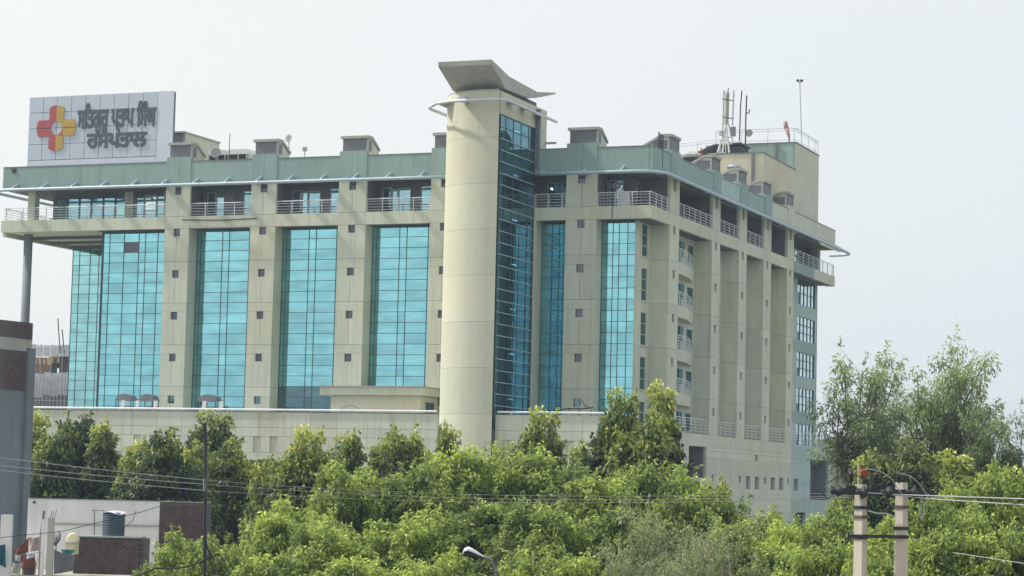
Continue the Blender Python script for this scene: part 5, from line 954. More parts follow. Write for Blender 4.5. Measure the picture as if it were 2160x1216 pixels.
# ================================================================== roof equipment
# pale stair room behind the sign
a = onY(367, 278, 4.0); 
t = thing('stair_room', (a.x, 4.0, 34.1), 'small cream stair room with grey front on the roof beside the sign', 'roof room')
x0 = a.x - 4; x1 = a.x + 1.0
bx('wall', 'cream_lt', t, x0, x1 - .02, 4.2, 10.2, 34.1, a.z - .15)
bx('front_louvre', 'louvre', t, x0, x1 - .25, 4.0, 4.18, 34.1, a.z - .2)
bx('roof_coping', 'cap', t, x0 - .05, x1 + .05, 3.95, 10.3, a.z - .14, a.z)
def ac(px0, px1, py0, py1, Y, label):
    a = onY(px0, py0, Y); b = onY(px1, py1, Y); z0 = 34.1; z1 = (a.z + onY(px1, py0, Y).z) / 2
    t = thing('chiller_unit', ((a.x + b.x) / 2, Y + .8, z0), label, 'air conditioner', 'chillers on the roof')
    bx('casing', 'dark', t, a.x + .08, b.x - .08, Y + .08, Y + 1.6, z0, z1 - .42)
    bx('top_hood', 'white', t, a.x, b.x, Y, Y + 1.7, z1 - .42, z1)
    for x in (a.x, b.x - .1, (a.x + b.x) / 2): bx('corner_post', 'cap', t, x, x + .1, Y, Y + .1, z0, z1 - .42)
ac(440, 475, 317, 338, 3.0, 'white topped chiller behind the small dish near the cream stair room')
ac(481, 521, 315, 336, 3.0, 'white topped chiller right of the thin roof rod')
ac(523, 545, 324, 336, 3.2, 'low white unit half hidden by the second vent housing')
def dish(px, py, prad, Y, label, zbase, face=(.2, -1, .25), pole=True):
    c = onY(px, py, Y); r = prad * (c - CAM).dot(Fv) / FPX; ax = Vector(face).normalized()
    t = thing('satellite_dish', (c.x, Y, zbase), label, 'satellite dish', 'dishes on the roof')
    MB().lathe([(.02, -.22 * r), (.5 * r, -.15 * r), (r, .12 * r), (r, .15 * r), (.48 * r, -.10 * r), (.02, -.16 * r)], c, 20, axis=ax).build('reflector', 'cap', t, smooth=True)
    MB().tube([c + ax * -.1, c + ax * .6 * r + Vector((0, 0, -.3 * r))], .025, 5).build('feed_arm', 'metal', t)
    MB().tube([(c.x, Y + .08, zbase), (c.x, Y + .08, c.z)], .045, 6).build('mast', 'metal', t)
dish(455, 323, 12, 2.4, 'grey round dish low on the roof before the first chiller', 34.1)
dish(609, 292, 8.5, 2.2, 'round dish on a tall pole behind the second vent housing', 34.1, (-.2, -1, .1))
dish(1580, 281, 8, 44, 'pale round dish on the penthouse roof right of the masts', 42.9, (.1, -1, 0))
c = onY(643, 316, 2.0)
t = thing('roof_sensor', (c.x, 2.0, 34.1), 'small white box on a short stem above the parapet', 'sensor')
bx('head', 'cap', t, c.x - .16, c.x + .16, 1.9, 2.1, c.z - .13, c.z + .2); bx('stem', 'metal', t, c.x - .03, c.x + .03, 1.97, 2.03, 34.1, c.z - .13)
c = onY(484, 282, 2.2)
m = MB().tube([(c.x, 2.2, 34.1), (c.x + .05, 2.2, c.z)], .03, 5).build('roof_rod', 'dark', None, 'thin dark rod standing on the roof before the chillers', 'antenna')
# right side masts
Y = 42.5
def rod(name, pts, r, label, cat, mat='dark', Y=Y, z0=None, group=None):
    P = [onY(a, b, Y) for a, b in pts]
    if z0 is not None: P = [Vector((P[0].x, Y, z0))] + P
    return MB().tube(P, r, 5).build(name, mat, None, label, cat, group)
t0 = onY(1532, 320, Y)
mast = thing('antenna_mast', (t0.x, Y, 40.2), 'white lattice mast with long panel antennas on the penthouse', 'antenna mast')
A = onY(1532, 262, Y); B = onY(1534, 196, Y)
MB().tube([A, B], .22, 6).build('panel_antenna', 'cap', mast)
for px, p0, p1 in ((1526, 191, 300), (1547, 191, 265), (1536, 186, 200)):
    MB().tube([onY(px - 2, p1, Y - .4), onY(px + 1, p0, Y - .4)], .07, 5).build('rod_antenna', 'metal', mast)
for py in (213, 251): MB().tube([onY(1523, py - 4, Y - .35), onY(1548, py, Y - .35)], .05, 5).build('cross_bracket', 'dark', mast)
for dx, dy in ((-14, 0), (10, 0), (-4, 0)):
    MB().tube([onY(1532, 262, Y), onY(1528 + dx, 322, Y + dy)], .09, 5).build('mast_leg', 'white', mast)
for (u, v), (p, q) in (((1524, 290), (1541, 290)), ((1521, 304), (1544, 304)), ((1524, 290), (1544, 304)), ((1537, 262), (1546, 300))):
    MB().tube([onY(u, v, Y), onY(p, q, Y)], .06, 5).build('mast_brace', 'cap', mast)
c = onY(1546, 279, Y - .5); bx('radio_box', 'louvre', mast, c.x - .22, c.x + .22, Y - .6, Y - .3, c.z - .4, c.z + .5)
c = onY(1521, 282, Y - .5); bx('radio_box', 'cap', mast, c.x - .15, c.x + .15, Y - .6, Y - .3, c.z - .2, c.z + .25)
rod('rod_antenna', [(1560, 290), (1562, 225), (1565, 192)], .06, 'tall thin rod antenna just right of the lattice mast', 'antenna', z0=42.3)
yp = thing('yagi_pole', (onY(1572, 320, Y).x, Y, 40.2), 'dark pole with a small side aerial beside the pale dish', 'antenna')
MB().tube([onY(1572, 322, Y), onY(1573, 260, Y), onY(1575, 202, Y)], .07, 5).build('pole', 'dark', yp)
c = onY(1580, 239, Y); MB().tube([onY(1574, 239, Y), c, c + Vector((.05, 0, .35))], .06, 5).build('side_aerial', 'dark', yp)
lp = thing('lightning_pole', (onY(1691, 300, 52).x, 52, 42.9), 'very tall thin pole with a two lamp head at the penthouse corner', 'mast')
MB().tube([onY(1691, 300, 52), onY(1687, 173, 52)], .05, 6).build('pole', 'metal', lp)
for d in (-4, 4):
    c = onY(1687 + d, 171, 52); MB().lathe([(.02, -.12), (.14, -.05), (.16, .1), (.02, .16)], c, 10).build('lamp_head', 'dark', lp)
    MB().tube([onY(1687, 176, 52), c], .035, 4).build('lamp_arm', 'dark', lp)
# windsock
Yw = 47.5
ws = thing('windsock', (onY(1664, 300, Yw).x, Yw, 40.3), 'faded red and white windsock drooping on a short post over the penthouse', 'windsock')
P = [onY(1657, 262, Yw), onY(1659, 272, Yw), onY(1663, 283, Yw), onY(1665, 292, Yw), onY(1664, 300, Yw)]
MB().tube([P[0] + Vector((-.02, 0, .25)), P[0], P[1]], .19, 10, r1=.23).build('sock', simple('sock_pink', (.50, .30, .27), .9), ws, smooth=True)
MB().tube([P[1], P[2], P[3]], .23, 10, r1=.08).build('sock', simple('sock_rose', (.48, .30, .27), .9), ws, smooth=True)
MB().tube([P[3], P[4]], .06, 6).build('post', 'dark', ws)
# flue pipe with cowl by the penthouse, red marker post, lamp
c = onY(1548, 345, 36.0)
t = thing('exhaust_cowl', (c.x, 36, 34.1), 'ribbed grey exhaust cowl against the cream penthouse wall', 'exhaust')
MB().lathe([(.28, 0), (.28, c.z - 34.6)], (c.x, 36, 34.1), 12).build('duct', 'dark', t)
MB().lathe([(.55, 0), (.7, .12), (.45, .35), (.1, .42)], (c.x, 36, c.z - .5), 12).build('cowl', 'metal', t)
rod('marker_post', [(1479, 340), (1479, 312)], .06, 'short red topped post on the roof left of the penthouse', 'post', mat='flag', Y=30)
rod('roof_floodlight', [(1486, 326), (1490, 334)], .3, 'small dark floodlight beside the red topped post', 'floodlight', mat='dark', Y=30)
c = onY(1460, 322, 36)
t = thing('covered_equipment', (c.x, 36, 39.0), 'white sheeted equipment behind the roof edge left of the masts', 'equipment')
MB().lathe([(1.0, 0), (1.1, .2), (.5, .5), (.4, .45), (.1, .6)], (c.x, 36.0, c.z - .5), 7).build('sheet', 'cap', t)
bx('stand', 'dark', t, c.x - .8, c.x + .8, 35.6, 36.4, 34.1, c.z - .6)
# flue group left of first side vent
for i, (px, py) in enumerate(((1390, 279), (1394, 283), (1398, 285))):
    rod('flue_pipe', [(px, 300), (px, py)], .06, ['tallest of three thin flues beside the first side vent', 'middle of three thin flues beside the first side vent', 'shortest of three thin flues beside the first side vent'][i], 'flue', Y=2.5, z0=34.1, group='thin flues at the roof corner')
# cable down the corner
P = [onY(1313, 360, -.03), onY(1292, 395, -.9), onY(1291, 460, -.05)]
MB().tube([(P[0].x, -1.0, 33.3), (P[1].x, -.3, 32.2), (P[2].x, -.06, 30.6), (P[2].x, -.05, 29.9)], .03, 4).build('loose_cable', 'blackwire', None, 'grey cable hanging past the corner balcony', 'cable')
# corner balcony umbrella and laundry
t = thing('folded_parasol', (-3.1, 1.2, 30.9), 'folded pinkish parasol standing on the corner balcony', 'parasol')
MB().tube([(-3.1, 1.2, 30.9), (-3.1, 1.2, 32.6)], .03, 5).build('pole', 'metal', t)
MB().lathe([(.08, 0), (.34, .2), (.36, .45), (.1, .62)], (-3.25, 1.2, 32.3), 8).build('canopy', simple('dusty_pink', (.32, .25, .26), .9), t)
bx('drying_cloth', 'glass_white', None, 0, .01, 0, .01, 0, .01) if False else None
m = MB(); m.prism([(-2.9, 30.95), (-1.9, 30.95), (-1.95, 31.9), (-2.4, 32.1), (-2.7, 32.3), (-2.85, 31.9)], 'y', .5, .56); m.build('hanging_sheet', 'tarp', None, 'pale sheet draped behind the corner balcony railing', 'cloth')
# pole lying on the first balcony edge
MB().tube([onY(384, 464, -.12), onY(460, 465, -.12), onY(542, 461, -.12)], .05, 5).build('bamboo_pole', 'bark', None, 'thin brown bamboo pole lying along the first balcony edge', 'pole')

# ================================================================== terrace furniture above the podium
def swing(px0, px1, Y, label):
    a = onY(px0, 860, Y).x; b = onY(px1, 860, Y).x; z = 13.92; w = b - a
    t = thing('garden_swing', ((a + b) / 2, Y, z), label, 'garden swing', 'covered seats on the terrace')
    prof = [(a, z + 1.72), (a + .15 * w, z + 2.0), (a + .35 * w, z + 2.16), (a + .6 * w, z + 2.2), (a + .85 * w, z + 2.05), (b, z + 1.72), (b, z + 1.64), (a, z + 1.64)]
    MB().prism(prof, 'y', Y - .5, Y + .5).build('canopy', 'louvre', t)
    for x in (a + .1, b - .1):
        for y in (Y - .45, Y + .45): MB().tube([(x, y, z), (x, y, z + 1.7)], .04, 5).build('leg', 'dark', t)
    bx('seat', 'cap', t, a + .25, b - .25, Y - .25, Y + .25, z + .5, z + .58); bx('backrest', 'cap', t, a + .25, b - .25, Y + .2, Y + .28, z + .58, z + 1.25)
swing(248, 284, -2.5, 'covered grey seat on the terrace, leftmost before the glass bay')
swing(297, 330, -2.5, 'dark canopied seat on the terrace beside the first pier')
swing(420, 462, -2.5, 'arched covered seat on the terrace before the second glass bay')
def chair(px, Y, label):
    x = onY(px, 860, Y).x; z = 13.92
    t = thing('terrace_chair', (x, Y, z), label, 'chair', 'white chairs on the terrace')
    for dx in (-.22, .22):
        for dy in (-.2, .2): MB().tube([(x + dx, Y + dy, z), (x + dx, Y + dy, z + (.85 if dy < 0 else 1.0))], .03, 5).build('leg', 'dark', t)
    bx('seat', 'white', t, x - .25, x + .25, Y - .22, Y + .22, z + .80, z + .86); bx('backrest', 'white', t, x - .17, x + .17, Y + .2, Y + .24, z + 1.05, z + 1.6)
    for dx in (-.3, .26): bx('armrest', 'dark', t, x + dx, x + dx + .04, Y - .2, Y + .2, z + 1.1, z + 1.14)
chair(256, -4.6, 'white chair at the left of the first covered seat'); chair(287, -4.6, 'white chair between the two left covered seats')
chair(325, -4.6, 'white chair before the first pier'); chair(428, -4.6, 'white chair left under the arched covered seat'); chair(464, -4.6, 'white chair right of the arched covered seat')
# arched hoop on the podium edge
c0 = onY(703, 868, -6.6); c1 = onY(775, 868, -6.6)
pts = [(c0.x + (c1.x - c0.x) * i / 12, -6.6, 14.3 + .9 * math.sin(math.pi * i / 12)) for i in range(13)]
MB().tube(pts, .03, 4).build('arched_hoop', 'louvre', None, 'low thin arched hoop before the cream annex wall', 'hoop')
# ornate bench right of the tower
c = onY(1212, 862, -5.5)
t = thing('ornate_bench', (c.x, -5.5, 13.9), 'dark curly bench before the pier right of the tower', 'bench')
MB().tube([(c.x - 1.3, -5.5, 15.0), (c.x - .6, -5.5, 15.15), (c.x + .6, -5.5, 15.15), (c.x + 1.5, -5.5, 15.25)], .05, 5).build('back_rail', 'dark', t)
for dx in (-1.2, -.4, .4, 1.3): MB().tube([(c.x + dx, -5.5, 13.9), (c.x + dx, -5.5, 15.1)], .04, 5).build('leg', 'dark', t)
MB().tube([(c.x + .5, -5.5, 15.5), (c.x + .3, -5.5, 15.7), (c.x + .55, -5.5, 15.8), (c.x + .8, -5.5, 15.4), (c.x + 1.1, -5.5, 15.3)], .04, 5).build('scroll', 'dark', t)
bx('seat', 'dark', t, c.x - 1.2, c.x + 1.3, -5.7, -5.3, 14.35, 14.42)

# ================================================================== unfinished building far left
D0 = 255
def P0(px, py, d=D0): return at(px, py, d)
c = P0(95, 900)
ub = thing('unfinished_building', (c.x, c.y, 0), 'unfinished building wrapped in white sheets and scaffolding seen between the brick tower and the glass', 'building')
dirx = Vector((Rv.x, Rv.y, 0)).normalized(); diry = Vector((-dirx.y, dirx.x, 0))
def ubox(name, mat, px0, px1, py0, py1, d0=0.0, d1=1.0, par=None, D=D0):
    """upright block facing the road, from its position and height"""
    a = P0(px0, py1, D); b = P0(px1, py1, D); zt_ = P0(px0, py0, D).z; zb = max(0, P0(px0, py1, D).z)
    m = MB(); pts = []
    for q, dd in ((a, d0), (b, d0), (b, d1), (a, d1)): pts.append(Vector((q.x, q.y, 0)) + diry * dd)
    m.prism([(p.x, p.y) for p in pts], 'z', zb, zt_)
    return m.build(name, mat, par or ub)
ubox('concrete_frame', 'grey_con', 20, 150, 800, 1100, 3, 12)
for i in range(8):
    x = 30 + i * 15; ubox('white_sheet', 'tarp', x, x + 14, 728 + random.uniform(-2, 3), 752, .3 + .05 * (i % 3), .4 + .05 * (i % 3))
for i in range(8): x = 30 + i * 15; ubox('white_sheet', 'tarp', x, x + 14.3, 786 + random.uniform(-2, 3), 834 + random.uniform(-4, 6), .3 + .08 * (i % 3), .5 + .08 * (i % 3))
ubox('brick_wall', 'brick_lt', 30, 104, 752, 788, 1, 2); ubox('brick_wall', 'brick_lt', 104, 118, 745, 775, 1, 2)
for i in range(5): x = 60 + i * 9; ubox('plaster_patch', 'yellowp', x, x + 5, 755 + (i % 2) * 2, 768, .8, 1.0)
ubox('plaster_patch', 'yellowp', 100, 108, 752, 770, .8, 1.0); ubox('plaster_patch', 'yellowp', 118, 124, 750, 765, .8, 1.0)
ubox('doorway', 'core', 104, 117, 765, 786, .7, .9); ubox('stair_head', 'brick', 122, 146, 748, 790, .6, 2); ubox('stair_head', 'grey_con', 120, 134, 740, 750, .6, 2)
ubox('lower_room', 'rough', 30, 140, 832, 860, 1.5, 2.5)
for i in range(12): x = 58 + i * 7.6; ubox('scaffold_pole', 'metal', x, x + 1.3, 726 if i % 3 == 0 else 795, 862, 0, .1)
for y in (727, 820, 843): ubox('scaffold_rail', 'metal', 30, 146, y, y + 1.3, -.1, 0)
for (x, y) in ((122, 672), (131, 695)):
    p = P0(x, y); q = P0(x + 5, 745); MB().tube([q, p], .06, 4).build('bare_pole', 'bark', ub)

# ================================================================== foreground left: brick tower block
def face_frame(px, d):
    p = at(px, 1019, d); return p
def ang_box(name, mat, parent, px0, d0, px1, d1, z0, z1, depth, off=0.0):
    """upright block whose front runs from ray px0 at distance d0 to ray px1 at distance d1"""
    a = at(px0, 1015, d0); b = at(px1, 1015, d1); a = Vector((a.x, a.y, 0)); b = Vector((b.x, b.y, 0))
    t = (b - a).normalized(); n = Vector((-t.y, t.x, 0))
    if n.dot(a - CAM) < 0: n = -n
    a += n * off; b += n * off
    P = [a, b, b + n * depth, a + n * depth]
    return MB().prism([(p.x, p.y) for p in P], 'z', z0, z1).build(name, mat, parent)
DL = 100
c = at(20, 1015, DL)
tb = thing('brick_tower_block', (c.x, c.y, 0), 'tall unplastered brick and grey render block at the left edge', 'building')
def zpx(py, px, d): return at(px, py, d).z
zt0 = zpx(676, 40, DL)
# corner column and floor bands in render, brick infill between
zz = [zpx(y, 30, DL) for y in (676, 712, 738, 822)]
ang_box('render_wall', 'rough', tb, -140, 96, 54, 101, 0, zz[3], 6)
ang_box('corner_column', 'rough', tb, 45, 100.7, 59.5, 101.2, 0, zz[0] - 1.1, .4, -.12)
ang_box('render_band', 'grey_con', tb, -140, 96, 56, 101, zz[2], zz[1], 6)
ang_box('mortar_core', 'mortar', tb, -140, 96, 56, 101, zz[1], zz[0], 6)
ang_box('mortar_core', 'mortar', tb, -140, 96, 48, 100.8, zz[3], zz[2], 6)
def bricks(parent, pxa, da, pxb, db, z0, z1, off=-.015, limit=400, mat='brick', start=0.0, bl=.23, bh=.075, name='brick', joined=False):
    a = at(pxa, 1015, da); b = at(pxb, 1015, db); a = Vector((a.x, a.y, 0)); b = Vector((b.x, b.y, 0))
    t = (b - a).normalized(); n = Vector((-t.y, t.x, 0))
    if n.dot(a - CAM) < 0: n = -n
    L_ = (b - a).length; cnt = 0
    angz = math.atan2(t.y, t.x)
    key = ('brick', mat, bl, bh)
    if key not in BOXC:
        m = MB().box(-bl / 2 + .006, bl / 2 - .006, -.03, .03, .006, bh - .006)
        me = bpy.data.meshes.new('brick'); me.from_pydata(m.v, [], m.f); me.materials.append(MT[mat]); BOXC[key] = me
    rows_ = int((z1 - z0) / bh); J = MB()
    for r in range(rows_):
        x = (bl / 2 if r % 2 else 0) + bl / 2
        while x < L_ - bl / 2:
            p = a + t * x + n * (off + random.uniform(-.012, .008))
            if joined:
                for_v = []
                for sx, sy, sz in ((-1, -1, 0), (1, -1, 0), (1, 1, 0), (-1, 1, 0), (-1, -1, 1), (1, -1, 1), (1, 1, 1), (-1, 1, 1)):
                    for_v.append(p + t * (sx * (bl / 2 - .006)) + n * (sy * .03) + Vector((0, 0, z0 + r * bh + (.006 if sz == 0 else bh - .006))))
                J.add(for_v, [(0, 1, 5, 4), (1, 2, 6, 5), (3, 0, 4, 7), (4, 5, 6, 7)])
            else:
                o = link(name, BOXC[key], parent, (p.x, p.y, z0 + r * bh)); o.rotation_euler = (0, 0, angz + random.uniform(-.015, .015)); cnt += 1
            x += bl
    if joined: J.build('brickwork', mat, parent, kind='stuff')
    return cnt
bricks(tb, -20, 99.1, 56, 101, zz[1], zz[0], joined=True)
bricks(tb, -20, 99.1, 46, 100.75, zz[3] + .02, zz[2], joined=True)

# ================================================================== low house with whitewashed wall
c = at(250, 1015, 90)
lh = thing('low_house', (c.x, c.y, 0), 'low house with a stained whitewashed roof wall and a brick end wall', 'house')
zw = zpx(1056, 200, 90)
ang_box('roof_wall', 'lime', lh, 61, 90, 339, 90, 0, zw, .25)
ang_box('brick_end_core', 'mortar', lh, 339.5, 90, 446, 90, 0, zw - .02, .25)
ang_box('wall_coping', 'cap', lh, 61, 90, 446, 90, zw, zw + .03, .3, -.02)
bricks(lh, 340, 90, 447, 90, zw - 2.9, zw - .12, joined=True)
ang_box('wall_ledge', 'cap', lh, 118, 90, 338, 90, zpx(1106, 200, 90) - .03, zpx(1106, 200, 90) + .02, .1, -.08)
ang_box('house_floor', 'grey_con', lh, -80, 84, 450, 84, 0, zpx(1212, 60, 84), 6)
def spot(px, py, d): return at(px, py, d)
p = spot(73, 1060, 89.9); MB().lathe([(.05, 0), (.05, .06)], p, 10, axis=(0, -1, 0)).build('drain_hole', 'core', lh)
# brick room with the tank
br = thing('brick_roof_room', (at(237, 1100, 86).x, at(237, 1100, 86).y, 0), 'small dark brick roof room carrying the water tank', 'roof room')
zb = zpx(1133, 237, 86)
ang_box('mortar_core', 'mortar', br, 161, 86, 311, 86, 0, zb - .03, 1.1, .03)
nb = bricks(br, 161, 86, 312, 86, zb - 1.45, zb - .04)
ang_box('roof_slab', 'cap', br, 159, 86, 303, 86, zb - .03, zb + .03, 1.1, -.04)
c = spot(239, 1131, 86.55); 
wt = thing('water_tank', (c.x, c.y, zb + .03), 'dark blue ribbed plastic water tank under a loose sheet', 'water tank')
prof = []
for i in range(9): prof += [(.40, i * .09), (.415, i * .09 + .045)]
prof += [(.40, .80), (.34, .84), (.15, .88), (.12, .9)]
MB().lathe(prof, (c.x, c.y, zb + .03), 24).build('tank_body', 'tank', wt, smooth=False)
mm = MB(); n = 14
for i in range(n): w = 2 * math.pi * i / n; mm.v.append((c.x + .44 * math.cos(w), c.y + .44 * math.sin(w), zb + .86 + .05 * math.sin(3 * w)))
mm.v.append((c.x, c.y, zb + .97)); mm.f = [(i, (i + 1) % n, n) for i in range(n)]
mm.build('loose_sheet', 'tarp', wt)
# pipe frame beside the tank
pf = thing('pipe_frame', (spot(198, 1130, 87).x, spot(198, 1130, 87).y, zb), 'thin grey pipe frame left of the water tank', 'pipe')
MB().tube([spot(199, 1130, 87), spot(199, 1077, 87)], .02, 5).build('upright', 'louvre', pf); MB().tube([spot(194, 1077, 87), spot(219, 1077, 87), spot(219, 1084, 87)], .018, 5).build('top_bar', 'louvre', pf)
# clutter: columns, dish, tub, chair, cloths
def column(px0, px1, ptop, d, label, mat='grey_con', rods=0):
    a = at(px0, 1150, d); b = at(px1, 1150, d); zt_ = zpx(ptop, px0, d)
    t = thing('concrete_column', (a.x, a.y, 0), label, 'column', 'unfinished columns on the low roof')
    ang_box('column_shaft', mat, t, px0, d, px1, d, 0, zt_, b.x - a.x)
    for i in range(rods):
        p = at(px0 + (px1 - px0) * (i + .5) / rods, ptop + 2, d); MB().tube([p, p + Vector((random.uniform(-.02, .02), .1, random.uniform(.2, .38)))], .01, 4).build('rebar', 'dark', t)
column(5, 27, 1086, 82, 'pale concrete column at the far left, bright on its left side', 'lime')
column(104, 117, 1093, 82, 'grey concrete column with bare steel rods on top', 'grey_con', 3)
column(91, 98, 1096, 82.5, 'slim pale column just left of the steel rod column', 'lime')
MB().tube([spot(93, 1078, 83), spot(86, 1130, 83), spot(83, 1216, 83)], .045, 6).build('leaning_pipe', 'louvre', None, 'dark grey pipe leaning beside the columns', 'pipe')
c = spot(119, 1135, 84); t = thing('roof_dish', c, 'grey satellite dish edge showing behind the rod column', 'satellite dish')
MB().lathe([(.02, -.06), (.2, -.02), (.30, .06), (.31, .07), (.02, -.03)], c, 20, axis=(-.3, -1, .2)).build('reflector', 'louvre', t, smooth=True); MB().tube([c, c + Vector((0, 0, -.5))], .02, 5).build('stem', 'dark', t)
c = spot(156, 1140, 85); t = thing('yellow_basin', c, 'upturned cream basin on the low wall left of the brick room', 'basin')
MB().lathe([(.01, .0), (.12, .01), (.26, .05), (.275, .09), (.2, .1)], c, 18, axis=(.1, -1, .1)).build('bowl', 'yellow', t, smooth=True); MB().lathe([(.035, -.02), (.035, .0)], c + Vector((0, -.03, -.04)), 8, axis=(0, -1, 0)).build('hole', 'core', t)
c = spot(147, 1159, 84.5); t = thing('plastic_drum', c, 'cream plastic box above the teal tub', 'box')
bx('body', 'yellow', t, c.x - .19, c.x + .19, c.y, c.y + .3, c.z - .18, c.z + .22); bx('lid', 'cap', t, c.x - .2, c.x + .2, c.y - .01, c.y + .31, c.z + .22, c.z + .25)
c = spot(143, 1165, 84); t = thing('teal_tub', c, 'round teal plastic tub on the low roof wall', 'tub')
MB().lathe([(.12, -.1), (.2, -.02), (.25, .08), (.26, .09), (.24, .09), (.1, -.05)], c, 20).build('tub_body', 'tealp', t, smooth=True)
# sagging dark sheet and pink wall
def quad_cloth(name, pts, d, mat, label, cat='cloth', nx=8, ny=8, wav=.05, group=None):
    P = [at(x, y, d) for x, y in pts]; m = MB(); vs = []
    for off in (0, .015):
        for j in range(ny + 1):
            for i in range(nx + 1):
                u, v = i / nx, j / ny
                p = (P[0] * (1 - u) + P[1] * u) * (1 - v) + (P[3] * (1 - u) + P[2] * u) * v
                p = p + diry * (wav * math.sin(9 * u + 3 * v) + off) + Vector((0, 0, -.04 * math.sin(math.pi * u) * (1 - v)))
                vs.append(p)
    n = (nx + 1) * (ny + 1); fs = []
    for j in range(ny):
        for i in range(nx):
            a = j * (nx + 1) + i; fs.append((a, a + nx + 1, a + nx + 2, a + 1)); fs.append((n + a, n + a + 1, n + a + nx + 2, n + a + nx + 1))
    m.add(vs, fs); return m.build(name, mat, None, label, cat, group, smooth=True)
quad_cloth('teal_cloth', [(-8, 1148), (11, 1148), (13, 1198), (-8, 1190)], 81.5, 'teal', 'teal cloth hanging at the far left edge')
quad_cloth('brown_cloth', [(26, 1165), (62, 1132), (60, 1166), (30, 1172)], 83, 'rust', 'red brown cloth strung up high on the line')
quad_cloth('brown_cloth', [(42, 1170), (72, 1168), (78, 1196), (46, 1200)], 82.8, 'rust', 'crumpled red brown clothes lower on the line')
quad_cloth('white_cloth', [(30, 1168), (44, 1170), (42, 1186), (33, 1182)], 82.4, 'tarp', 'small white cloth on the line between the brown ones')
quad_cloth('pale_blue_cloth', [(56, 1168), (70, 1166), (71, 1176), (56, 1180)], 82.3, 'signb', 'pale blue cloth at the right end of the line')
quad_cloth('grey_blanket', [(22, 1186), (46, 1188), (43, 1212), (21, 1210)], 82.6, 'grey_con', 'grey brown blanket hanging low')
quad_cloth('brown_blanket', [(46, 1192), (76, 1188), (74, 1214), (46, 1212)], 82.9, 'brick', 'dark brown blanket beside the grey one')
quad_cloth('sagging_sheet', [(114, 1160), (160, 1172), (153, 1205), (113, 1212)], 83.5, 'louvre', 'dark sheet sagging under the teal tub', wav=.03)
quad_cloth('patterned_cloth', [(62, 1134), (84, 1132), (83, 1162), (62, 1164)], 85, simple('pinkish_cloth', (.42, .33, .32), .9), 'pinkish cloth hung against the whitewashed wall')
MB().tube([spot(80, 1172, 82), spot(73, 1216, 82)], .02, 5).build('bamboo_stick', 'yellowp', None, 'pale bamboo stick leaning by the brown blanket', 'stick')
# clothes line
MB().tube([spot(0, 1171, 82.2), spot(20, 1169, 82.2), spot(50, 1172, 82.2), spot(88, 1165, 82.2)], .012, 4).build('clothes_line', 'blackwire', None, 'thin clothes line between the low columns', 'line')
def wire(pts, r, mat, label, group=None, n=10, sag=0):
    Q = []
    for i in range(len(pts) - 1):
        a, b = at(*pts[i]), at(*pts[i + 1])
        for k in range(n):
            t = k / n; p = a.lerp(b, t); p.z -= 4 * sag * t * (1 - t); Q.append(p)
    Q.append(at(*pts[-1]))
    return MB().tube(Q, r, 5).build('power_line', mat, None, label, 'wire', group)
wire([(-20, 1137, 80), (60, 1128, 80), (128, 1122, 80), (300, 1080, 80), (378, 1055, 80)], .012, 'blackwire', 'thin cable rising across the whitewashed wall to the right')
wire([(250, 1110, 79), (262, 1113, 79), (280, 1098, 79), (287, 1078, 79)], .010, 'blackwire', 'thin cable loop right of the water tank')

# thin steel pole with cables
c = at(432, 1015, 70)
tp_ = thing('thin_pole', (c.x, c.y, 0), 'thin dark bent pole standing before the brick end wall', 'pole')
MB().tube([(c.x, c.y, 0), at(431, 1216, 70), at(433, 1010, 70), at(434, 940, 70), at(430, 893, 70)], .048, 6).build('pole_shaft', 'dark', tp_)
MB().tube([at(436, 900, 70), at(436, 1216, 70)], .015, 4).build('side_conduit', 'louvre', tp_)
MB().tube([at(434, 1145, 70), at(441, 1165, 70), at(448, 1178, 70)], .03, 5).build('brace', 'dark', tp_)
c = at(449, 1175, 70)
cb = thing('cable_bundle', (c.x, c.y, c.z), 'black tangle of looped service cables by the thin pole', 'cables')
for i, (dx, dy, ex) in enumerate(((-16, 30, 2), (-6, 26, 8), (8, 30, 16), (22, 28, 30), (34, 24, 40))):
    MB().tube([at(448, 1176, 70), at(450 + dx * .4, 1170 - 3 * (i % 2), 70), at(455 + dx * .8, 1184, 70), at(450 + ex, 1176 + dy, 70), at(440 + ex, 1222, 70)], .018, 4).build('cable_loop', 'blackwire', cb)
wire([(200, 1222, 70), (330, 1198, 70), (448, 1174, 70)], .035, 'blackwire', 'thick black cable running left from the tangle', sag=.15)
bx('meter_box', 'louvre', cb, c.x - .05, c.x + .2, c.y, c.y + .15, c.z - 1.0, c.z - .55)
# three long wires from the left over the trees to the twin poles
for i, (y0, y1, y2, y3, s_) in enumerate(((966, 1013, 1050, 1040, 'uppermost of the three wires crossing left of the thin pole'), (983, 1022, 1052, 1046, 'middle of the three wires crossing left of the thin pole'), (993, 1035, 1066, 1050, 'lowest of the three wires crossing left of the thin pole'))):
    wire([(-30, y0 - 4, 68), (432, y1, 70)], .012, 'wire', s_, 'wires left of the thin pole', sag=.03)
    wire([(432, y1, 70), (1010, 1044 + i * 8, 58), (1800, y3, 44)], .0055, 'wire_dull', ['uppermost', 'middle', 'lowest'][i] + ' of the three wires crossing the trees to the twin poles', 'wires between the poles', sag=.05)
wire([(432, 1010, 70), (432, 1036, 70)], .05, 'cap', 'short white insulator string on the thin pole')

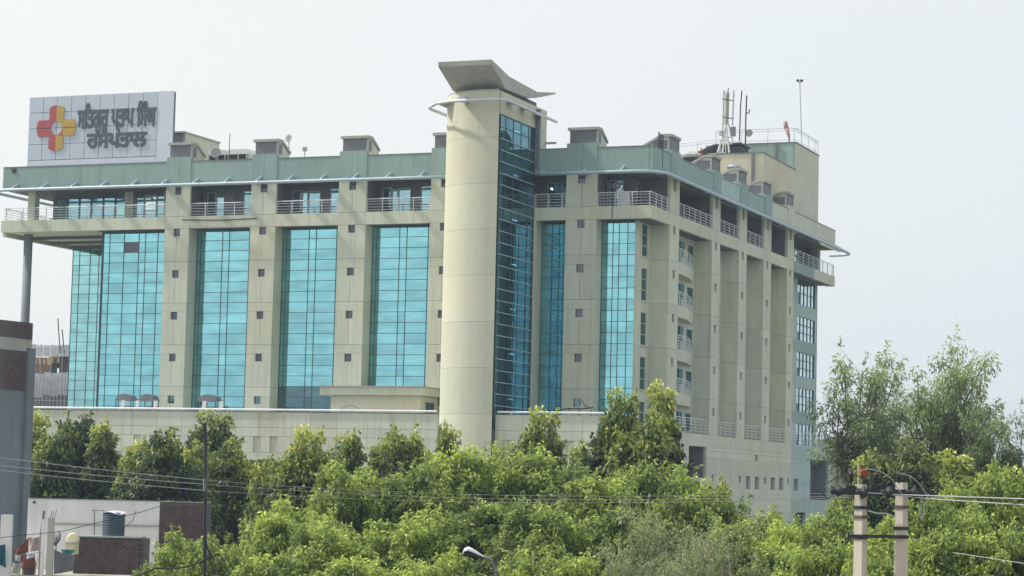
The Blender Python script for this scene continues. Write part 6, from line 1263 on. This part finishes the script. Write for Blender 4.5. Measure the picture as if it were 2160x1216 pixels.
# ================================================================== street lamp
c = at(1048, 1216, 74)
sl = thing('street_lamp', (c.x, c.y, 0), 'white cobra head street lamp on a curved grey arm', 'street lamp')
MB().tube([(c.x, c.y, 0), at(1048, 1216, 74), at(1044, 1196, 74), at(1034, 1180, 74), at(1020, 1174, 74)], .05, 8, r1=.04).build('arm', 'louvre', sl, smooth=True)
hd = [at(975, 1168, 74), at(979, 1162, 74), at(988, 1160, 74), at(1000, 1165, 74), at(1020, 1174, 74)]
mm = MB(); rr = [.015, .085, .115, .10, .045]; n = 10
for i, p in enumerate(hd):
    for k in range(n):
        w = math.pi * k / (n - 1); mm.v.append(tuple(p + diry * (rr[i] * 1.25 * math.cos(w)) + Vector((0, 0, rr[i] * 1.2 * math.sin(w) - .03))))
for i in range(4):
    for k in range(n - 1):
        a = i * n + k; mm.f.append((a, a + 1, a + n + 1, a + n))
    mm.f.append((i * n, (i + 1) * n, (i + 1) * n + n - 1, i * n + n - 1))
mm.build('lamp_housing', 'white', sl, smooth=True)
P = [at(978, 1170, 74), at(990, 1170, 74), at(1004, 1173, 74), at(1015, 1177, 74)]
mm = MB().tube([P[0], P[1], P[2], P[3]], .075, 8, r1=.04); mm.build('lamp_lens', 'dark', sl)

# ================================================================== twin concrete poles
DP = 44
def polebox(par, px, ptop, name='pole_shaft', w=.09):
    c = at(px, ptop, DP); ztop = c.z
    a = math.radians(22); m = MB(); b = [(-w, -w * .9), (w, -w * .9), (w, w * .9), (-w, w * .9)]
    vs = []
    for z, s_ in ((0, 1.6), (ztop, .95)):
        for x, y in b:
            X = x * math.cos(a) + y * math.sin(a); Y_ = -x * math.sin(a) + y * math.cos(a); vs.append((c.x + X * s_, c.y + Y_ * s_, z))
    m.add(vs, [(0, 1, 5, 4), (1, 2, 6, 5), (2, 3, 7, 6), (3, 0, 4, 7), (4, 5, 6, 7)]); return m.build(name, 'pole', par), c
c = at(1858, 1015, DP)
up = thing('twin_utility_poles', (c.x, c.y, 0), 'pair of square concrete electricity poles joined by dark crossarms with insulators', 'utility pole')
_, ca = polebox(up, 1816, 1022); _, cb_ = polebox(up, 1902, 1018)
def band(px, py, mat='dark'):
    q = ca if px < 1850 else cb_; c = Vector((q.x, q.y, at(px, py, DP).z))
    a = math.radians(22); w = .10 + (9.2 - c.z) * .004; m = MB(); vs = []
    for z in (c.z - .03, c.z + .03):
        for x, y in ((-w, -w), (w, -w), (w, w), (-w, w)):
            vs.append((c.x + x * math.cos(a) + y * math.sin(a), c.y - x * math.sin(a) + y * math.cos(a), z))
    m.add(vs, [(0, 1, 5, 4), (1, 2, 6, 5), (2, 3, 7, 6), (3, 0, 4, 7), (4, 5, 6, 7), (3, 2, 1, 0)]); m.build('pole_band', mat, up)
for px, py, mt in ((1816, 1071, 'dark'), (1816, 1091, 'brick'), (1902, 1070, 'brick'), (1902, 1115, 'dark'), (1816, 1134, 'dark'), (1902, 1133, 'dark')): band(px, py, mt)
def bar(px0, py0, px1, py1, name, r=.055, dd=-.22, mat='dark'):
    a = at(px0, py0, DP + dd); b = at(px1, py1, DP + dd); t = (b - a).normalized(); n = t.cross(Vector((0, 0, 1))).normalized(); u = Vector((0, 0, 1))
    vs = [q + n * (s1 * r) + u * (s2 * r) for q in (a, b) for s1, s2 in ((-1, -1), (1, -1), (1, 1), (-1, 1))]
    MB().add(vs, [(0, 1, 2, 3), (7, 6, 5, 4), (0, 4, 5, 1), (1, 5, 6, 2), (2, 6, 7, 3), (3, 7, 4, 0)]).build(name, mat, up)
bar(1752, 1036, 1970, 1042, 'crossarm', .06, -.22); bar(1788, 1131, 1912, 1133, 'lower_crossarm', .03)
bar(1836, 1034, 1900, 1036, 'crossarm', .10, .22)
def disc(px, py, r, ax=(-.6, -.5, .1), nm='disc_insulator', k=2):
    c = at(px, py, DP - .45); A_ = Vector(ax).normalized(); MB().lathe([(.02, -.1), (r * .55, -.06), (r, 0), (r, .03), (r * .5, .05), (r * .35, .12), (.03, .16)], c, 18, axis=A_).build(nm, 'dark', up, smooth=True)
disc(1822, 1040, .115); disc(1875, 1040, .115); disc(1928, 1040, .10); disc(1770, 1037, .10)
def pin(px, py, base):
    c = at(px, py, DP - .15); b = at(px, base, DP - .15)
    p_ = MB().tube([b, c], .018, 5).build('insulator_pin', 'dark', up)
    MB().lathe([(.03, -.1), (.055, -.08), (.055, -.05), (.035, -.04), (.06, -.02), (.06, .02), (.035, .03), (.05, .05), (.03, .09)], c, 12).build('pin_insulator', 'dark', up)
pin(1795, 1006, 1032); pin(1848, 1008, 1034); pin(1896, 1006, 1020)
bar(1785, 1034, 1806, 1035, 'pin_bracket', .08, -.15)
# small flag on the left pole
fl = thing('small_flag', at(1812, 1012, DP), 'small red flag with orange edge tied above the left concrete pole', 'flag')
MB().tube([at(1811, 1022, DP), at(1811, 978, DP)], .02, 5).build('flag_stick', 'yellowp', fl)
P = [at(1812, 980, DP), at(1815, 990, DP), at(1816, 1003, DP), at(1806, 1003, DP)]; n_ = Vector((0, .02, 0))
MB().add(P + [p + n_ for p in P], [(0, 1, 2, 3), (7, 6, 5, 4), (0, 4, 5, 1), (1, 5, 6, 2), (2, 6, 7, 3), (3, 7, 4, 0)]).build('flag_edge', 'orange', fl)
P = [at(1815, 984, DP), at(1829, 992, DP), at(1829, 1004, DP), at(1817, 1003, DP)]
MB().add(P + [p + n_ for p in P], [(0, 1, 2, 3), (7, 6, 5, 4), (0, 4, 5, 1), (1, 5, 6, 2), (2, 6, 7, 3), (3, 7, 4, 0)]).build('flag_cloth', 'flag', fl)
# jumpers and outgoing wires
def jump(pts, label, r=.009, mat='wire'): 
    Q = [at(x, y, DP - .5) for x, y in pts]; P2 = []
    for i in range(len(Q) - 1):
        p0 = Q[max(0, i - 1)]; p1 = Q[i]; p2 = Q[i + 1]; p3 = Q[min(len(Q) - 1, i + 2)]
        for k in range(5):
            t = k / 5; P2.append(.5 * ((2 * p1) + (p2 - p0) * t + (2 * p0 - 5 * p1 + 4 * p2 - p3) * t * t + (-p0 + 3 * p1 - 3 * p2 + p3) * t ** 3))
    P2.append(Q[-1]); MB().tube(P2, r, 5).build('jumper_wire', mat, up)
jump([(1826, 1040), (1812, 1000), (1830, 990), (1858, 996), (1880, 1010), (1893, 1030), (1903, 1042)], '')
jump([(1896, 1000), (1918, 1004), (1940, 1022), (1952, 1040), (1960, 1044)], '')
jump([(1748, 1018), (1765, 1008), (1795, 1001), (1830, 1012), (1848, 1016)], '', .010, 'blackwire')
jump([(1736, 1040), (1745, 1052), (1758, 1044), (1770, 1036)], '', .010, 'blackwire')
jump([(1832, 1078), (1850, 1083), (1870, 1084), (1888, 1092)], '', .018)
jump([(1944, 1048), (1940, 1080), (1946, 1098), (1950, 1060)], '', .010)
wire([(1828, 1040, DP - .5), (1902, 1044, DP - .5), (2200, 1054, 38)], .012, 'wire', 'upper wire leaving the twin poles to the right', 'wires right of the twin poles')
wire([(1856, 1041, DP - .5), (1950, 1052, DP - .5), (2200, 1068, 38)], .012, 'wire', 'lower wire leaving the twin poles to the right', 'wires right of the twin poles')
wire([(2010, 1166, 60), (2180, 1192, 58)], .009, 'wire', 'thin wire low at the right edge among the leaves', 'wires right of the twin poles')

# ================================================================== small buildings past the right corner
c = at(1780, 1015, 262)
sh = thing('small_house', (c.x, c.y, 0), 'small house with a dark sloping roof beyond the right corner of the hospital', 'house')
ubox('house_wall', 'grey_con', 1735, 1800, 970, 1050, 0, 6, sh, 262)
ubox('upper_room', 'rough', 1778, 1802, 955, 1000, 2, 5, sh, 262)
ubox('window_frame', 'white', 1781, 1784, 958, 1012, -.2, 0, sh, 262); ubox('window_frame', 'white', 1792, 1796, 985, 1012, -.2, 0, sh, 262)
ubox('window_pane', 'glass_white', 1784, 1792, 985, 1012, -.1, 0, sh, 262)
a = at(1722, 935, 260); b = at(1790, 931, 260); e = at(1798, 962, 256); f = at(1722, 966, 256); n_ = Vector((0, 0, .4))
MB().add([a, b, e, f, a + n_, b + n_, e + n_, f + n_], [(0, 1, 2, 3), (7, 6, 5, 4), (0, 4, 5, 1), (1, 5, 6, 2), (2, 6, 7, 3), (3, 7, 4, 0)]).build('sloping_roof', 'core', sh)
# ================================================================== vegetation
rng = np.random.default_rng(11)
def leaf_object(name, C, D, Ln, Wd, tint, mat, droop_bend=.25):
    """C base points, D directions (unit), Ln lengths, Wd widths -> folded two-triangle leaves as one mesh"""
    n = len(C)
    rnd = rng.normal(size=(n, 3)); side = np.cross(D, rnd); side /= np.linalg.norm(side, axis=1)[:, None] + 1e-9
    nrm = np.cross(side, D)
    mid = C + D * (Ln * .45)[:, None]
    tip = C + D * Ln[:, None] + np.array([0, 0, -1]) * (Ln * droop_bend)[:, None]
    l = mid + side * (Wd / 2)[:, None] + nrm * (Wd * .16)[:, None]
    r = mid - side * (Wd / 2)[:, None] + nrm * (Wd * .16)[:, None]
    V = np.stack([C, l, tip, r], 1).reshape(-1, 3)
    me = bpy.data.meshes.new(name)
    me.vertices.add(4 * n); me.vertices.foreach_set('co', V.astype(np.float32).ravel())
    idx = np.arange(n) * 4
    tri = np.stack([idx, idx + 1, idx + 2, idx, idx + 2, idx + 3], 1).ravel()
    me.loops.add(6 * n); me.loops.foreach_set('vertex_index', tri.astype(np.int32))
    me.polygons.add(2 * n); me.polygons.foreach_set('loop_start', (np.arange(2 * n) * 3).astype(np.int32))
    me.polygons.foreach_set('loop_total', np.full(2 * n, 3, np.int32))
    me.update(calc_edges=True)
    at_ = me.attributes.new('tint', 'FLOAT', 'FACE'); at_.data.foreach_set('value', np.repeat(tint, 2).astype(np.float32))
    me.materials.append(MT[mat])
    return me
def branchy(ends, base, ztrunk, r0, bend=.15, rs=.03, n=5, spread=None):
    m = MB()
    for e in ends:
        e = Vector(e); s = Vector((0, 0, ztrunk * random.uniform(.45, 1.0))) if spread is None else spread(e)
        mid = s.lerp(e, .5) + Vector((random.uniform(-1, 1), random.uniform(-1, 1), random.uniform(-.2, .8))) * bend * (e - s).length
        q1 = s.lerp(mid, .5) + Vector((0, 0, .1)); q2 = mid.lerp(e, .5)
        m.tube([s, q1, mid, q2, e], r0, n, r1=rs, caps=False)
    return m
def make_crown(seed, H_, rx, zlo, nclump, nleaf, L0, W0, cr=.55, peaks=3, droop=.3, dirdown=.25, conic=.5, shell=2.4, ry=None, hang=False, sparse_limbs=40, shoots=.10, toplight=.28):
    """an uneven crown: several lobes, each filled with clumps of leaves; returns leaf arrays and clump centres"""
    g = np.random.default_rng(seed)
    ry = ry or rx
    lobes = []
    lobes.append((0, 0, zlo + (H_ - zlo) * .45, rx, ry, (H_ - zlo) * .5))
    for k in range(peaks):
        w = 2 * math.pi * (k / peaks + g.uniform(0, .12)); rr = g.uniform(.25, .6) * rx
        top = H_ * g.uniform(.86, 1.0) if k else H_
        rad = g.uniform(.42, .6)
        lobes.append((rr * math.cos(w), rr * math.sin(w), top - (H_ - zlo) * .34, rx * rad, ry * rad, (H_ - zlo) * .34))
    cl = []
    wts = np.array([l[3] * l[4] * l[5] for l in lobes]) ** .66; wts /= wts.sum()
    while len(cl) < nclump:
        l = lobes[g.choice(len(lobes), p=wts)]
        d = g.normal(size=3); d /= np.linalg.norm(d)
        if d[2] < -.7: continue
        rad = g.uniform(0, 1) ** (1 / shell) * g.uniform(.86, 1.1)
        p = np.array([l[0] + d[0] * l[3] * rad, l[1] + d[1] * l[4] * rad, l[2] + d[2] * l[5] * rad])
        f = np.clip((p[2] - zlo) / (H_ - zlo), 0, 1)
        s = 1 - conic * max(0, f - .35)
        p[0] *= s; p[1] *= s
        cl.append(p)
    cl = np.array(cl)
    size = g.uniform(.55, 1.35, nclump) * cr
    ci = g.choice(nclump, nleaf, p=(size ** 2) / (size ** 2).sum())
    off = g.normal(size=(nleaf, 3)); off /= np.linalg.norm(off, axis=1)[:, None]
    off *= (g.uniform(0, 1, nleaf) ** .45)[:, None]
    off[:, 2] *= .75
    if hang: off[:, 2] = off[:, 2] * 1.25 - .25
    C = cl[ci] + off * size[ci][:, None]
    out_ = off / (np.linalg.norm(off, axis=1)[:, None] + 1e-6)
    D = out_ * .8 + g.normal(size=(nleaf, 3)) * .55; D[:, 2] -= dirdown
    D /= np.linalg.norm(D, axis=1)[:, None]
    Ln = L0 * g.uniform(.6, 1.3, nleaf); Wd = W0 * g.uniform(.7, 1.2, nleaf)
    # young outer leaves lighter; sunlit tops and shaded depths also put into the tint
    # shoots that stick out of the crown in all lengths
    ns = int(nleaf * shoots); nsh = max(4, ns // 22)
    sb = cl[g.choice(nclump, nsh)]; sdir = (sb - np.array([0, 0, zlo + (H_ - zlo) * .35])) / np.array([rx, ry, (H_ - zlo) * .6])
    sdir = sdir / (np.linalg.norm(sdir, axis=1)[:, None] + 1e-6) + g.normal(size=(nsh, 3)) * .35; sdir[:, 2] += .35
    sdir /= np.linalg.norm(sdir, axis=1)[:, None]; sl = g.uniform(.5, 1.15, nsh) * cr * 2.0
    k_ = g.choice(nsh, ns); tt = g.uniform(.25, 1, ns)
    C[:ns] = sb[k_] + sdir[k_] * (sl[k_] * tt)[:, None] + g.normal(size=(ns, 3)) * .05
    D[:ns] = sdir[k_] * .5 + g.normal(size=(ns, 3)) * .6; D[:ns] /= np.linalg.norm(D[:ns], axis=1)[:, None]
    Ln[:ns] *= 1.1
    cen = np.array([0, 0, zlo + (H_ - zlo) * .3])
    rel = (C - cen) / np.array([rx, ry, (H_ - zlo) * .6]); rn = np.linalg.norm(rel, axis=1)
    cv = g.uniform(0, 1, nclump)
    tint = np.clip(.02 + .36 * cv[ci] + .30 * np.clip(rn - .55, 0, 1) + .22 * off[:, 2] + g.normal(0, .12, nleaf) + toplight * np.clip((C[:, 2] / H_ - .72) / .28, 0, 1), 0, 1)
    return C, D, Ln, Wd, tint, cl
ARCH = {}
def archetype(key, mat, barkm='bark', trunk_r=.22, limb_r=.07, nl=45, bend=.12, **k):
    d = k.pop('droop', .3)
    C, D, Ln, Wd, tint, cl = make_crown(**k)
    me = leaf_object('crown', C, D, Ln, Wd, tint, mat, d)
    g = random.Random(k['seed'])
    zt_ = k['zlo'] + (k['H_'] - k['zlo']) * .55
    m = MB().tube([(0, 0, 0), (.1, .05, zt_ * .35), (-.05, .1, zt_ * .7), (.05, 0, zt_)], trunk_r, 9, r1=trunk_r * .45)
    tm = bpy.data.meshes.new('trunk'); tm.from_pydata(m.v, [], m.f); tm.materials.append(MT[barkm])
    for p in tm.polygons: p.use_smooth = True
    ends = [cl[i] for i in g.sample(range(len(cl)), min(nl, len(cl)))]
    random.seed(k['seed'])
    m = branchy(ends, None, zt_, limb_r, bend)
    lm = bpy.data.meshes.new('branches'); lm.from_pydata(m.v, [], m.f); lm.materials.append(MT[barkm])
    ARCH[key] = (me, tm, lm, k['H_'], k['rx'])
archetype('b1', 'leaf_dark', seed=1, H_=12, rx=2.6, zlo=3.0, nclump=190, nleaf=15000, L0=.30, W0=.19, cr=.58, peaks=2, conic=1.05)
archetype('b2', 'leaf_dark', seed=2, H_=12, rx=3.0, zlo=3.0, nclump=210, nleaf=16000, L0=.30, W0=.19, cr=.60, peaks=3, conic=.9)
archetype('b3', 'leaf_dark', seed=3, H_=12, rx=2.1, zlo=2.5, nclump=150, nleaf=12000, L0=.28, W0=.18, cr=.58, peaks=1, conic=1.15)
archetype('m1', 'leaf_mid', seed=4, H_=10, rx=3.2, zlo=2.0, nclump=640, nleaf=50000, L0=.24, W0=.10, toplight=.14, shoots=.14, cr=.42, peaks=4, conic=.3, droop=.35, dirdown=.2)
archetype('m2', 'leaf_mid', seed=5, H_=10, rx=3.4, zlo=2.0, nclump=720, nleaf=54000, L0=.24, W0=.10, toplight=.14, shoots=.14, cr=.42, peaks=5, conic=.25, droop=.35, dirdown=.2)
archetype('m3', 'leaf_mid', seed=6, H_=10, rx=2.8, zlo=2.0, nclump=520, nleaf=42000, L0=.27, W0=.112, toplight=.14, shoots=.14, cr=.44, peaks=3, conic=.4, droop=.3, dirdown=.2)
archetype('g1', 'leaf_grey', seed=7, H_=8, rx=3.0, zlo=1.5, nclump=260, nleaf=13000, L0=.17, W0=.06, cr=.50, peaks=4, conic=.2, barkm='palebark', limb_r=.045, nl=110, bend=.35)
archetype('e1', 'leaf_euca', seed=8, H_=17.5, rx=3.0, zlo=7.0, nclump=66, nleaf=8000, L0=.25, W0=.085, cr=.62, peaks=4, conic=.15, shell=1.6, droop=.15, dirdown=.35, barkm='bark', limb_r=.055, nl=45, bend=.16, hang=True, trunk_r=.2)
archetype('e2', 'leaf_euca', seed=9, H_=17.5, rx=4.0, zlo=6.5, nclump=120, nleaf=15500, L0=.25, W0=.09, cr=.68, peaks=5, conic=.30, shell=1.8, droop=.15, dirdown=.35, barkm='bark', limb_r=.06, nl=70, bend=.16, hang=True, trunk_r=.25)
NT = {}
def tree(key, px, ptop, d, label, rz=None, wpx=None, name='leafy_tree', cat='tree', group=None, zsc=None):
    """a tree that stands on the ground at distance d, scaled to its real height"""
    me, tm, lm, H_, rx = ARCH[key]
    top = at(px, ptop, d); s = top.z / H_ / 1.0
    sw = s if wpx is None else (wpx * d / FPX) / (2 * rx)
    o = bpy.data.objects.new(name, None); COL.objects.link(o)
    o.location = (top.x, top.y, 0); o.scale = (sw, sw, s); o.rotation_euler = (0, 0, random.uniform(0, 6.28) if rz is None else rz)
    o.empty_display_size = .5; setp(o, label, cat, group)
    for nm, dat in (('crown', me), ('trunk', tm), ('branches', lm)):
        c = bpy.data.objects.new(nm, dat); COL.objects.link(c); c.parent = o
    return o
random.seed(21)
GA = 'dark leafed trees in front of the podium'
row = [
 ('b1', 72, 872, 146, 150, 'dark leafed tree nearest the brick tower block'),
 ('b2', 158, 866, 142, 185, 'dark leafed tree with its tip below the left end of the glass'),
 ('b3', 222, 884, 140, 130, 'narrow dark tree before the wide left glass bay'),
 ('b2', 345, 900, 128, 190, 'bright topped tree below the first pier'),
 ('b1', 285, 935, 134, 170, 'lower dark tree filling the gap left of the bright topped tree'),
 ('b2', 112, 902, 138, 170, 'dark tree filling the gap behind the low house at the far left'),
 ('b2', 395, 925, 136, 200, 'dark tree just left of the thin pole'),
 ('b2', 480, 925, 139, 180, 'broad dark tree just right of the thin pole'),
 ('b2', 692, 945, 119, 170, 'lower dark tree between two pointed tips left of the annex'),
 ('b1', 800, 935, 123, 150, 'dark tree filling below the middle of the annex'),
 ('b1', 443, 872, 143, 205, 'tall dark tree rising behind the thin pole'),
 ('b3', 520, 965, 138, 150, 'low dark tree under the podium windows right of the thin pole'),
 ('b2', 575, 958, 120, 150, 'dark tree left of the twin topped tree'),
 ('b1', 640, 904, 118, 185, 'dark tree with a sharp bright tip below the third glass bay'),
 ('b3', 742, 900, 121, 130, 'pointed tree below the left corner of the annex'),
 ('b2', 858, 893, 126, 190, 'round topped tree below the annex wall'),
 ('b3', 943, 886, 122, 110, 'pointed tree at the foot of the round tower'),
 ('b1', 1135, 866, 116, 185, 'pointed tree right of the tower foot'),
 ('b1', 1303, 828, 108, 185, 'large dark tree with bright tip hiding the podium corner'),
 ('b1', 1396, 812, 110, 185, 'tallest dark tree before the corner balconies'),
 ('b3', 1225, 925, 112, 120, 'small dark tree left of the large corner trees'),
 ('b2', 1352, 872, 107, 240, 'dark bushy tree filling the base of the corner trees'),
 ('b3', 1522, 1005, 112, 90, 'small pale tree tip before the lower podium windows'),
]
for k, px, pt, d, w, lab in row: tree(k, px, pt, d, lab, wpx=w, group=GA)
GB = 'fresh green trees of the middle grove'
mid = [
 ('m1', 395, 1128, 80, 200, 'light green bush top overlapping the dark brick end wall'),
 ('m3', 330, 1195, 76, 160, 'low green tree top beside the thick black cable'),
 ('m2', 470, 1142, 79, 230, 'green tree top right of the thin pole'),
 ('m3', 560, 1082, 84, 200, 'green tree below the twin topped dark tree'),
 ('m1', 640, 1062, 86, 260, 'green tree with drooping leaves left of the grove centre'),
 ('m2', 735, 985, 92, 260, 'green tree rising towards the annex'),
 ('m1', 850, 985, 94, 280, 'wide green tree below the tower foot on the left'),
 ('m3', 960, 948, 97, 230, 'yellow green tree top right below the round tower'),
 ('m2', 1060, 945, 99, 300, 'highest green tree right of the round tower foot'),
 ('m1', 1180, 965, 98, 300, 'green tree before the white rail right of the tower'),
 ('m3', 1275, 1005, 93, 260, 'green tree under the large dark corner trees on the left'),
 ('m2', 1385, 985, 95, 300, 'green tree under the tallest dark tree'),
 ('m1', 1480, 1010, 92, 260, 'green tree before the deep podium opening'),
 ('m2', 700, 1110, 82, 320, 'front green tree left of the street lamp'),
 ('m1', 860, 1080, 82, 340, 'front green tree behind and left of the lamp head'),
 ('m3', 1010, 1060, 84, 320, 'front green tree directly behind the lamp head'),
 ('m2', 1150, 1070, 80, 340, 'bright green front tree right of the street lamp'),
 ('m1', 1270, 1075, 82, 300, 'green front tree left of the bare grey shrub'),
 ('m3', 580, 1170, 76, 260, 'low front green tree near the cable tangle'),
 ('m1', 900, 1170, 77, 300, 'lowest green tree top left of the lamp arm'),
 ('m2', 1160, 1165, 74, 300, 'lowest green tree top right of the lamp arm'),
 ('m3', 730, 1175, 77, 280, 'low green tree top midway between cable tangle and lamp'),
 ('m1', 1590, 1085, 88, 280, 'green tree before the lower right podium windows'),
 ('m2', 1690, 1098, 84, 260, 'green tree left of the twin poles'),
 ('m3', 1640, 1150, 74, 300, 'bright front tree between the grey shrub and the twin poles'),
 ('m1', 1770, 1075, 82, 240, 'green tree behind the left concrete pole'),
 ('m2', 1740, 1150, 70, 260, 'front green tree at the foot of the left concrete pole'),
 ('m3', 1868, 1090, 80, 220, 'green tree seen between the two concrete poles'),
 ('m1', 1850, 1160, 68, 240, 'low green tree top between the concrete poles'),
 ('m2', 1975, 1060, 78, 260, 'green tree just right of the twin poles'),
 ('m1', 2040, 1002, 80, 260, 'tall fresh green tree right of the twin poles'),
 ('m3', 2140, 985, 82, 260, 'fresh green tree at the right edge'),
 ('m2', 1990, 1130, 70, 300, 'front green tree right of the right concrete pole'),
 ('m1', 2110, 1090, 70, 300, 'front green tree at the lower right corner'),
]
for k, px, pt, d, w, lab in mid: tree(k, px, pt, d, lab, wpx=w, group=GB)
GG = 'bare grey shrubs'
for px, pt, d, w, lab in ((1400, 1072, 74, 300, 'dull grey twiggy shrub right of the grove centre'), (1500, 1100, 71, 280, 'grey twiggy shrub with pale bare stems at the lower right'), (1330, 1150, 70, 220, 'low grey twiggy shrub at the bottom edge'), (1440, 1150, 68, 260, 'nearest grey shrub with tangled pale twigs')):
    tree('g1', px, pt, d, lab, wpx=w, name='twiggy_shrub', cat='shrub', group=GG)
GE = 'tall feathery trees right of the hospital'
for k, px, pt, d, w, lab in (('e1', 1805, 714, 128, 230, 'tall airy tree with drooping leaves nearest the hospital corner'), 
    ('e1', 1862, 752, 134, 130, 'airy tree in the gap between the two tall crowns'),
    ('e2', 2003, 703, 130, 270, 'tallest dense feathery tree right of the hospital'), ('e1', 2118, 835, 126, 170, 'lower airy tree at the right edge of the sky'), ('e2', 1925, 865, 140, 200, 'darker feathery tree low between the tall crowns')):
    tree(k, px, pt, d, lab, wpx=w, name='feathery_tree', group=GE)
for k, px, pt, d, w, lab in (('b2', 1905, 925, 122, 240, 'dark dense tree behind the crossarm of the twin poles'), ('b1', 2010, 955, 125, 230, 'dark dense tree under the tallest feathery tree'), ('b2', 2105, 940, 128, 230, 'dark dense tree low at the right edge'),
    ('b3', 1830, 950, 120, 130, 'dark tree behind the small red flag'), ('b3', 1768, 1045, 118, 100, 'dark bush at the foot of the pale blue green podium end')):
    tree(k, px, pt, d, lab, wpx=w, group='dark trees beyond the twin poles')
# far wood closing the view beyond the house and behind the left row
random.seed(5)
def far_mass(name, pts, label):
    Cs, Ds, Ls, Ws, Ts = [], [], [], [], []
    g = np.random.default_rng(77)
    for px, pt, d, w in pts:
        top = at(px, pt, d); n = 3500
        r = w * d / FPX / 2
        q = g.normal(size=(n, 3)); q /= np.linalg.norm(q, axis=1)[:, None]; q *= (g.uniform(0, 1, n) ** .4)[:, None]
        C = np.array([top.x, top.y, top.z * .52]) + q * np.array([r, r, top.z * .48])
        Dd = q + g.normal(size=(n, 3)) * .5; Dd /= np.linalg.norm(Dd, axis=1)[:, None]
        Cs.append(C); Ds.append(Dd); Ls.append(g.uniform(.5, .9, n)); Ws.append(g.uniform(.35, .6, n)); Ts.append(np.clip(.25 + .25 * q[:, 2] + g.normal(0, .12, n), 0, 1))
    me = leaf_object(name, np.concatenate(Cs), np.concatenate(Ds), np.concatenate(Ls), np.concatenate(Ws), np.concatenate(Ts), 'leaf_dark')
    o = bpy.data.objects.new(name, me); COL.objects.link(o); setp(o, label, 'wood', None, 'stuff')
far_mass('distant_wood', [(1700 + i * 45, 985 + 12 * math.sin(i * 1.7), 300 + 10 * (i % 3), 130) for i in range(14)], 'distant dark wood low on the horizon at the right')
far_mass('hedge_mass', [(40 + i * 42, 975 + 8 * math.sin(i * 2.1), 150 + 3 * (i % 3), 110) for i in range(16)], 'dense dark undergrowth behind the low house')
